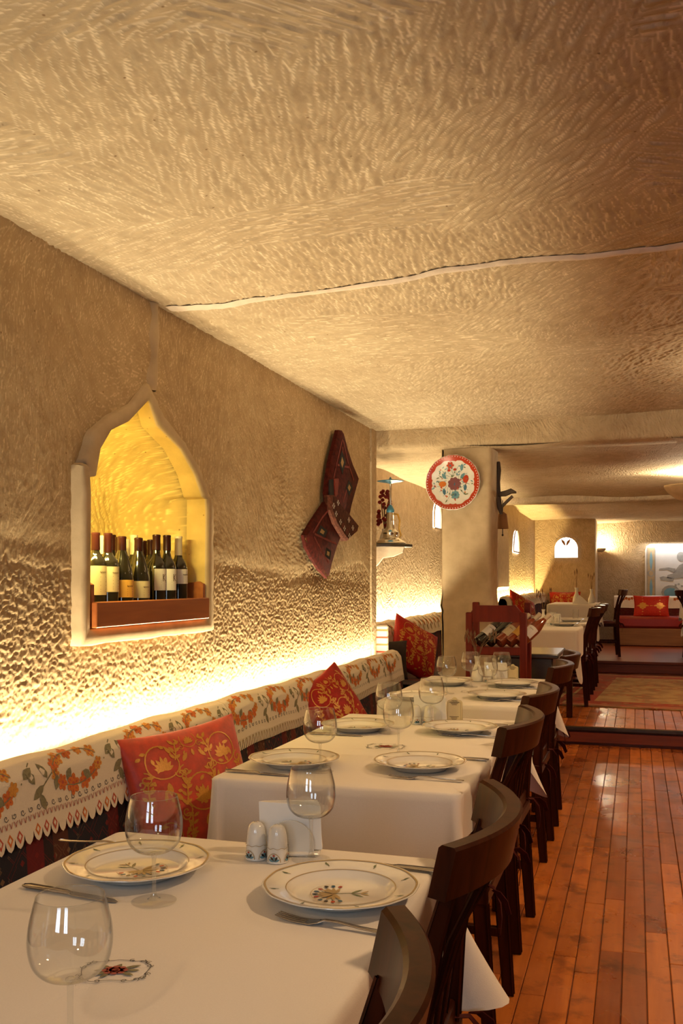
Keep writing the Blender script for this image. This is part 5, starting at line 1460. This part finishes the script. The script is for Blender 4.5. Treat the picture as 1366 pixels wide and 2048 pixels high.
# small lamp hidden behind the near jamb of the niche
area('niche_light', (WX - 0.030, 2.745, 1.58), (0, math.radians(62), math.radians(-62)), 0.03, 0.22, 9.0, (1.0, 0.78, 0.22))

# ------------------------------------------------------------------ wall hanging
c_, s_ = math.cos(YAW), math.sin(YAW)
def on_wall(u, v, x):
    y = ny(u, x); Z = y * c_ - x * s_
    return (y, EYE - (v - HV) * Z / FPX)
hx = WX + .03
def wp(pts): return [on_wall(u, v, hx) for u, v in pts]
hang = empty('saddle_bag_hanging', 'dark red woven saddle bag hung as a twisted diamond on the wall', 'wall hanging', (WX + .012, 5.3, 1.75))
def HS(a, b, t): return (t, a - 5.3, b - 1.75)
up_ = wp([(674, 860), (681, 861), (690, 894), (701, 928), (713, 958), (706, 985), (698, 1015), (691, 1046), (670, 1030), (652, 1010), (650, 985), (653, 955), (659, 920), (667, 888)])
lo_ = wp([(650, 1004), (638, 1022), (622, 1046), (608, 1070), (612, 1092), (624, 1116), (638, 1138), (655, 1157), (662, 1130), (672, 1095), (682, 1068), (690, 1050), (672, 1030)])
bd_ = wp([(650, 990), (656, 990), (672, 1010), (690, 1032), (706, 1053), (703, 1064), (684, 1082), (676, 1074), (660, 1048), (650, 1020)])
mb = MB(); mb.prism(lo_, HS, 0, .030, inset=.022, it=.014); lo_o = mb.build('lower_flap', TEXT1, hang, 'auto')
mb = MB(); mb.prism(up_, HS, .004, .040, inset=.022, it=.014); up_o = mb.build('upper_flap', TEXT1, hang, 'auto')
mb = MB(); mb.prism(bd_, HS, .012, .060, inset=.016, it=.012); bd_o = mb.build('folded_band', TEXT2, hang, 'auto')
slit = wp([(652, 960), (660, 958), (662, 985), (658, 1004), (651, 996)]); mb = MB(); mb.prism(slit, HS, .035, .043); mb.build('pocket_opening', BLACK, hang)
red = wp([(659, 958), (668, 957), (666, 990), (660, 1002)]); mb = MB(); mb.prism(red, HS, .035, .049, inset=.006, it=.004); mb.build('red_lining', TEXT3, hang)
def dots(pts, r_, mi):
    o = []
    for u, v in pts:
        y, z = on_wall(u, v, hx)
        for (da, db) in ((1, 0), (-1, 0), (0, 1), (0, -1)): o.append((ell(y - 5.3 + da * r_ * 1.4, z - 1.75 + db * r_, r_ * .8, r_ * .6, 0, 6), mi))
    return o
decal('cross_stitch', dots([(653, 1012), (658, 1028), (667, 1044), (675, 1057), (685, 1072), (662, 1006), (684, 1040), (692, 1056)], .011, 0) + dots([(672, 1052), (680, 1064)], .012, 1), lambda a, b: ((.0610, a, b), (1, 0, 0)), [FOILW, TEXT3], hang)
bor = [(611 + 44 * t, 1078 + 76 * t) for t in [k / 15 for k in range(16)]]
decal('gold_border', dots(bor, .012, 0) , lambda a, b: ((.0235, a, b), (1, 0, 0)), [F_GD], hang)
pol = []
for pts in ([(677, 880), (664, 935), (660, 955)], [(679, 882), (690, 930), (700, 960)], [(678, 895), (678, 940)], [(668, 930), (690, 935)], [(662, 1005), (640, 1035), (622, 1065)], [(625, 1068), (655, 1082), (668, 1088)], [(624, 1074), (640, 1105), (652, 1125)], [(690, 965), (680, 1000), (685, 1020)]):
    pol += stroke([(y - 5.3, z - 1.75) for y, z in wp(pts)], .012, 0)
for pts in ([(676, 900), (684, 925), (677, 950), (670, 926)], [(690, 960), (698, 975), (691, 992), (684, 976)], [(636, 1050), (650, 1062), (644, 1076), (628, 1066)], [(648, 1095), (658, 1102), (656, 1120), (645, 1112)]):
    pol.append(([(y - 5.3, z - 1.75) for y, z in wp(pts)], 1))
    m0 = (sum(q[0] for q in pts) / 4, sum(q[1] for q in pts) / 4)
    pol.append(([(y - 5.3, z - 1.75) for y, z in wp([(m0[0] + (q[0] - m0[0]) * .45, m0[1] + (q[1] - m0[1]) * .45) for q in pts])], 2))
decal('woven_lines', pol, lambda a, b: ((.0412 if b > .02 else .0312, a, b), (1, 0, 0)), [TEXT3, BLACK, F_GD], hang)

# ------------------------------------------------------------------ hookah on its shelf, dried flowers
shz = 1.590
r = empty('wall_shelf', 'small half-round wall shelf with a scalloped white bracket', 'shelf', (-1.98, 6.78, shz))
mb = MB(); pl = [(0, -.19)] + [(.42 * math.sin(PI * k / 14) ** .8, -.19 * math.cos(PI * k / 14)) for k in range(1, 14)] + [(0, .19)]
mb.prism(pl, lambda a, b, t: (a, b, t), -.022, 0, inset=.006, it=.004); mb.build('board', CHESTW, r)
mb = MB(); mb.prism([(0, -.022), (.36, -.022), (.35, -.06), (.28, -.09), (.20, -.10), (.16, -.15), (.10, -.19), (.03, -.22), (0, -.22)], lambda a, b, t: (a, t, b), -.012, .012); mb.build('bracket', JOINT, r)
r = empty('hookah', 'chrome hookah with a blue tray on the corner shelf', 'hookah', (-1.72, 6.76, shz + .001))
mb = MB(); mb.lathe(fine([(0, 0), (.105, 0), (.108, .012), (.085, .03), (.06, .045), (.055, .07), (.06, .085), (.045, .10), (.030, .13), (.026, .20), (.024, .23)], 3), 32); mb.build('base', CHROME, r, True)
mb = MB(); mb.lathe(fine([(.0, .225), (.020, .226), (.030, .245), (.022, .265), (.010, .285), (.0, .287)], 3), 24); mb.build('blue_joint', BLUE, r, True)
mb = MB(); mb.lathe([(.008, .28), (.008, .455), (.012, .46), (.0, .462)], 14); mb.build('stem', CHROME, r, True)
mb = MB(); mb.lathe(fine([(0, .440), (.03, .448), (.092, .458), (.095, .463), (.05, .466), (.012, .475), (.006, .490), (0, .492)], 2), 32); mb.build('tray', BLUE, r, True)
mb = MB(); mb.tube([(.025, -.01, .22), (.06, -.02, .215), (.075, -.02, .17), (.07, -.02, .11), (.085, -.02, .06), (.075, -.03, .045)], .007, 8); mb.build('hose', FOILG, r, True)
r = empty('dried_flowers', 'dark red dried flower spray behind the hookah', 'dried flowers', (-1.80, 6.90, shz + .001))
mb = MB(); mb.lathe(fine([(0, 0), (.03, 0), (.04, .03), (.035, .07), (.02, .10), (.022, .12), (.0, .115)], 2), 20); mb.build('pot', PORC, r, True)
rr = random.Random(4); mb = MB()
for k in range(46):
    a, t = rr.uniform(0, 6.3), rr.random(); p = Vector((.055 * math.cos(a) * (1 - .4 * t), .055 * math.sin(a) * (1 - .4 * t), .13 + .28 * t))
    mb.lathe([(0, -.016), (.013, -.008), (.016, .0), (.011, .011), (0, .015)], 7, 0, p)
mb.build('blossoms', DRYRED, r, True)['kind'] = 'stuff'
mb = MB()
for k in range(6): mb.tube([(0, 0, .09), (.03 * math.cos(k), .03 * math.sin(k), .32)], .003, 5)
mb.build('stems', TWIG, r)['kind'] = 'stuff'

# ------------------------------------------------------------------ decorated plate on the column
r = empty('wall_plate', 'round ceramic wall plate painted with blue and red flowers', 'plate', (-1.199, 6.478, 1.996))
r.rotation_euler = (PI / 2, 0, -.06)
WP = [(0, .012), (.10, .014), (.145, .022), (.165, .030), (.185, .036), (.190, .034), (.188, .028), (.16, .018), (.10, .0), (0, .0)]
mb = MB(); mb.lathe(WP, 72, wave=lambda a, q: 1 + .012 * math.cos(22 * a) * (q > .16)); mb.build('dish', P_WHT, r, 'auto')
def wps(a, b):
    q = math.hypot(a, b)
    for (r0, z0), (r1, z1) in zip(WP[:4], WP[1:5]):
        if q <= r1: return (a, b, z0 + (z1 - z0) * (q - r0) / (r1 - r0)), (0, 0, 1)
    return (a, b, .036), (0, 0, 1)
mb = MB(); nn = 96; vs = []
for k in range(nn):
    t = 2 * PI * k / nn; wv = .156 - .010 * (math.cos(4 * t) > .86) + .003 * math.cos(16 * t)
    for q in (wv, .170, .186): vs.append(Vector(wps(q * math.cos(t), q * math.sin(t))[0]) + Vector((0, 0, .0012)))
mb.add(vs, [(k * 3 + q, ((k + 1) % nn) * 3 + q, ((k + 1) % nn) * 3 + q + 1, k * 3 + q + 1) for k in range(nn) for q in (0, 1)]); mb.build('red_border', P_RED, r, True)
rr = random.Random(12); pol = []
pol += [(ell(.008, -.008, .036, .036, 0, 14), 0)] + flower(.008, -.008, .046, 0, 2, 9) + [(leafp(.008, -.022, PI / 2, .03, .012), 1)]
pol += flower(-.02, .118, .026, 3, 1, 6) + [(ell(-.03, .085, .013, .009), 3), (ell(.012, .09, .013, .009), 3), (ell(.088, .022, .020, .028, -.2, 10), 3), (ell(-.075, -.008, .027, .020, 0, 10), 4)]
pol += flower(.014, -.085, .030, 2, 1, 8) + [(ell(.014, -.085, .010, .012), 1)]
for x, y, an in ((-.06, -.065, 1.7), (.082, -.04, 1.5), (.056, .098, 1.4), (-.05, .045, 2.2), (.05, .045, .9)): pol.append((leafp(x, y - .02, an, .05, .024), 1 if y < 0 else 2))
for k in range(60):
    t = rr.uniform(0, 6.3); q = rr.uniform(.055, .142); x, y = q * math.cos(t), q * math.sin(t)
    pol.append((leafp(x, y, rr.uniform(0, 6.3), rr.uniform(.014, .028), .008), rr.choice((2, 2, 5, 5, 4, 3))))
for t in [k * .35 for k in range(18)]: pol += stroke([(.05 * math.cos(t), .05 * math.sin(t)), (.08 * math.cos(t + .3), .08 * math.sin(t + .3)), (.115 * math.cos(t + .2), .115 * math.sin(t + .2))], .0022, 2)
decal('painted_flowers', pol, wps, [P_MAUVE, P_BLU, P_TEAL, P_RED, P_ORA, P_GRN], r)
pol = [(ell(.178 * math.cos(k * .105), .178 * math.sin(k * .105), .0035, .0035, 0, 6), 0) for k in range(60)]
decal('border_dots', pol, lambda a, b: ((a, b, .0365), (0, 0, 1)), [P_WHT], r, .0014)

# wooden ornament and small lantern on the column's side
r = empty('wooden_sickle', 'old dark wooden hand tool hanging on the column side', 'ornament', (-.925, 6.72, 1.80))
mb = MB(); mb.sweep_rect([(0.0, 0, .36), (.004, 0, .30), (-.004, 0, .22), (.0, 0, .12), (.008, 0, .04), (.02, 0, -.01)], [.02, .026, .028, .03, .034, .02], .03, (1, 0, 0), 0, .005); mb.build('handle', BEAMW, r, 'auto')
mb = MB(); mb.sweep_rect([(.0, 0, .13), (.05, -.005, .135), (.09, -.01, .15), (.125, -.01, .14)], [.03, .04, .035, .012], .03, (0, 0, 1), 0, .004); mb.sweep_rect([(.0, 0, .02), (.05, 0, .07), (.10, -.01, .115)], [.02, .022, .014], .02, (0, 1, 0), 0, .003); mb.build('blade_arm', BEAMW, r, 'auto')
r = empty('hanging_lantern', 'small amber tin lantern hanging by the column', 'lantern', (-.915, 6.86, 1.80))
mb = MB(); mb.lathe([(.0, .02), (.030, .0), (.042, -.10), (.044, -.105), (.038, -.105), (.03, -.02), (0, -.01)], 20); mb.build('shade', SHADE, r, 'auto')
mb = MB(); mb.tube([(0, 0, .02), (0, 0, .10)], .003, 6); mb.tube([(0, 0, -.10), (0, 0, -.15)], .003, 6); mb.lathe([(0, -.16), (.008, -.153), (.006, -.145), (0, -.14)], 10); mb.build('hook', METAL, r)

# ------------------------------------------------------------------ wine rack, bottles lying in it, chest
RX0, RX1, RY = -1.04, -.655, 6.05
r = empty('wine_rack', 'red wooden wine rack standing behind the third table', 'rack', ((RX0 + RX1) / 2, RY, 0))
w = (RX1 - RX0) / 2
for sx in (-1, 1):
    for yy in (0, .26):
        mb = MB(); mb.bbox((sx * (w - .022), yy, .56 + (0 if yy == 0 else .03)), (.044, .04, 1.12 + (0 if yy == 0 else .06)), .005); mb.build('post', RACKW, r, 'auto')
mb = MB(); mb.prism([(-w + .035, 1.06), (-w + .035, 1.125), (-w + .07, 1.165), (w - .07, 1.165), (w - .035, 1.125), (w - .035, 1.06)], lambda a, b, t: (a, t, b), -.014, .014, inset=.004, it=.003); mb.build('top_rail', RACKW, r, 'auto')
for zz in (.875, .55):
    mb = MB(); mb.bbox((0, 0, zz), (2 * w - .08, .03, .05), .004); mb.build('shelf_rail', RACKW, r, 'auto')
    mb = MB(); mb.bbox((0, .13, zz + .01), (2 * w - .05, .24, .016), .003); mb.build('shelf_board', RACKW, r, 'auto')
kinds = [(BOTTLE, LABELW, False, 'black bottle with a white label lying at the left of the wine rack'), (BOTTLE, None, False, 'black bottle without a label lying second in the wine rack'), (BOTTLE, LABEL, True, 'rose bottle with a cream label lying in the middle of the wine rack'),
         (BOTTLE, LABELO, True, 'rose bottle with an amber label lying right in the wine rack'), (BOTTLE, LABELW, True, 'rosy bottle lying against the right post of the wine rack')]
for k, (gm, lm, rose, lab) in enumerate(kinds):
    d = Vector((.62, .55, .62)).normalized()
    rot = Vector((0, 0, 1)).rotation_difference(d).to_matrix()
    kd = dict(form='b' if k % 2 else 'g', foil=FOIL if not rose else FOILW, rose=rose)
    if lm: kd['lab'] = (.06, .14, lm, 2.6)
    bottle(RX0 + .075 + k * .064, RY + .035, .925, kd, lab, rot, -1.9, 'bottles lying in the wine rack')
r = empty('side_chest', 'black wooden chest between the column and the step', 'chest', (-.715, 6.76, 0))
mb = MB(); mb.bbox((0, .05, .40), (.36, .58, .80), .008); mb.build('body', CHESTW, r, 'auto')
mb = MB(); mb.bbox((0.01, .05, .815), (.42, .66, .03), .006); mb.build('top', CHESTW, r, 'auto')
for zz in (.58, .22):
    mb = MB(); mb.bbox((.182, .05, zz), (.012, .50, .30), .004); dr = mb.build('door', CHESTW, r, 'auto')
    mb = MB(); mb.tube([(.19, -.05, zz + .05), (.215, -.03, zz + .06), (.215, .12, zz + .09), (.19, .14, zz + .09)], .006, 8); mb.build('handle', CHROME, dr, True)

# ------------------------------------------------------------------ far room: mural, sconce, uplight
r = empty('mural_panel', 'white panel painted with a grey mythic rider and an ochre column', 'mural', (0.8, 17.03, 1.03))
mb = MB(); pl = [(-.655, 0), (-.655, .80), (-.635, .88), (-.57, .92), (1.0, .92), (1.0, 0)]
mb.prism(pl, lambda a, b, t: (a, -t, b), -.01, .02, inset=.006, it=.004); mb.build('panel', MURALW, r)
S_ = lambda a, b: ((a, -.0205, b), (0, -1, 0))
pol = [([(-.62, .0), (-.49, .0), (-.49, .86), (-.62, .86)], 1), (leafp(-.555, .80, -PI / 2, .34, .05), 2), (leafp(-.555, .0, PI / 2, .34, .05), 2), (ell(-.555, .42, .058, .058, 0, 14), 0), (ell(-.555, .42, .038, .04, 0, 12), 1)]
pol += stroke([(-.62, 0), (-.62, .86)], .012, 0) + stroke([(-.49, 0), (-.49, .86)], .012, 0)
body = [(-.30, .34), (-.20, .33), (-.08, .34), (.05, .36), (.20, .34), (.22, .50), (.12, .56), (.05, .62), (-.02, .60), (-.10, .56), (-.16, .48), (-.20, .42), (-.29, .39)]
pol += [(body, 0), (ell(-.07, .70, .07, .085, .2, 12), 0), ([(-.16, .50), (-.28, .52), (-.42, .50), (-.43, .475), (-.30, .48), (-.18, .43)], 0), ([(-.18, .33), (-.36, .37), (-.42, .35), (-.40, .31), (-.2, .28)], 0), (ell(-.24, .10, .15, .12, 0, 14), 0), (ell(-.24, .09, .11, .085, 0, 12), 2), (ell(.25, .14, .18, .15, 0, 14), 0), (ell(.25, .12, .12, .10, 0, 12), 1)]
pol += [(ell(-.16 + .05 * k, .22 + .02 * math.sin(k * 2), .02, .016), 0) for k in range(6)]
decal('painted_figures', pol, S_, [MURALG, MURALO, P_TEAL], r)
# stone wall sconce beside the column of the end wall
def sconce(name, label, loc, rx, mat, power, col, up=True):
    r = empty(name, label, 'wall lamp', loc)
    m_ = MB(); m_.lathe(fine([(0, -.10 * rx / .2), (rx * .45, -.085 * rx / .2), (rx * .85, -.03 * rx / .2), (rx, .02), (rx * .92, .02), (rx * .7, -.02), (0, -.04)], 3), 32); m_.build('bowl', mat, r, True)
    m_ = MB(); m_.lathe([(0, -.03), (.02, -.02), (.022, .0), (.012, .02), (0, .025)], 14); m_.build('bulb', BULB, r, True)
    point(name + '_light', (loc[0], loc[1], loc[2] + .05), power, col, .04)
    return r
sconce('wall_sconce', 'small stone sconce glowing on the end wall beside the slit window', (-.58, 16.90, 1.86), .09, PLASTER, 34, (1, .84, .55))
sconce('bowl_uplight', 'stone bowl uplight hanging under the low ceiling at the right edge', (.44, 8.35, 2.085), .22, PLASTER, 90, (1, .86, .60))
mb = MB(); mb.tube([(.44, 8.35, 2.24), (.44, 8.35, 2.05)], .012, 8); mb.bbox((.48, 8.36, 2.03), (.30, .12, .02), .008)
o = mb.build('lamp_arm', METAL); tag(o, 'dark iron arm under the stone bowl uplight', 'lamp arm')

# ceiling lamps over the aisle and a bowl uplight, right of the picture
def spot(name, loc, power, color, ang, r=.05):
    d = bpy.data.lights.new(name, 'SPOT'); d.energy = power; d.color = color; d.spot_size = ang; d.spot_blend = .6; d.shadow_soft_size = r
    o = bpy.data.objects.new(name, d); COL.objects.link(o); o.location = loc
    return o
for k, (x, y, pw) in enumerate(((-0.45, -0.75, 44), (0.70, 1.95, 62), (0.70, 3.9, 62), (0.70, 6.2, 56))):  # the first, behind the camera, is added as warm fill light
    r = empty('ceiling_lamp', ('added brass fill lamp behind the camera', 'brass ceiling lamp over the near aisle', 'brass ceiling lamp over the middle of the aisle', 'brass ceiling lamp over the step')[k], 'ceiling lamp', (x, y, 2.36), 0, 'aisle ceiling lamps')
    mb = MB(); mb.lathe([(0, .06), (.05, .06), (.05, 0), (.012, -.005), (.012, -.06), (.07, -.075), (.09, -.16), (.085, -.16), (.06, -.085), (0, -.08)], 24); mb.build('housing', FOILG, r, 'auto')
    mb = MB(); mb.lathe([(0, -.10), (.028, -.105), (.034, -.13), (.022, -.155), (0, -.16)], 14); mb.build('bulb', BULB, r, True)
    spot('ceiling_lamp_light', (x, y, 2.36 - .17), pw, LAMP, math.radians(150))
sconce('bowl_uplight', 'stone bowl uplight over the aisle right of the picture', (.95, 4.95, 2.05), .20, PLASTER, 32, (1, .84, .56))

for k, (x, y, z, pw) in enumerate(((0.95, 9.7, 2.26, 70), (1.2, 14.4, 2.33, 90))):  # unseen lamps added to brighten the rug and the far room
    r = empty('ceiling_lamp', ('added brass fill lamp beside the rug', 'added brass fill lamp of the far room')[k], 'ceiling lamp', (x, y, z), 0, 'aisle ceiling lamps')
    mb = MB(); mb.lathe([(0, .06), (.05, .06), (.05, 0), (.012, -.005), (.012, -.03), (.07, -.045), (.09, -.13), (.085, -.13), (.06, -.055), (0, -.05)], 24); mb.build('housing', FOILG, r, 'auto')
    mb = MB(); mb.lathe([(0, -.07), (.028, -.075), (.034, -.10), (.022, -.125), (0, -.13)], 14); mb.build('bulb', BULB, r, True)
    spot('ceiling_lamp_light', (x, y, z - .14), pw, LAMP, math.radians(155))
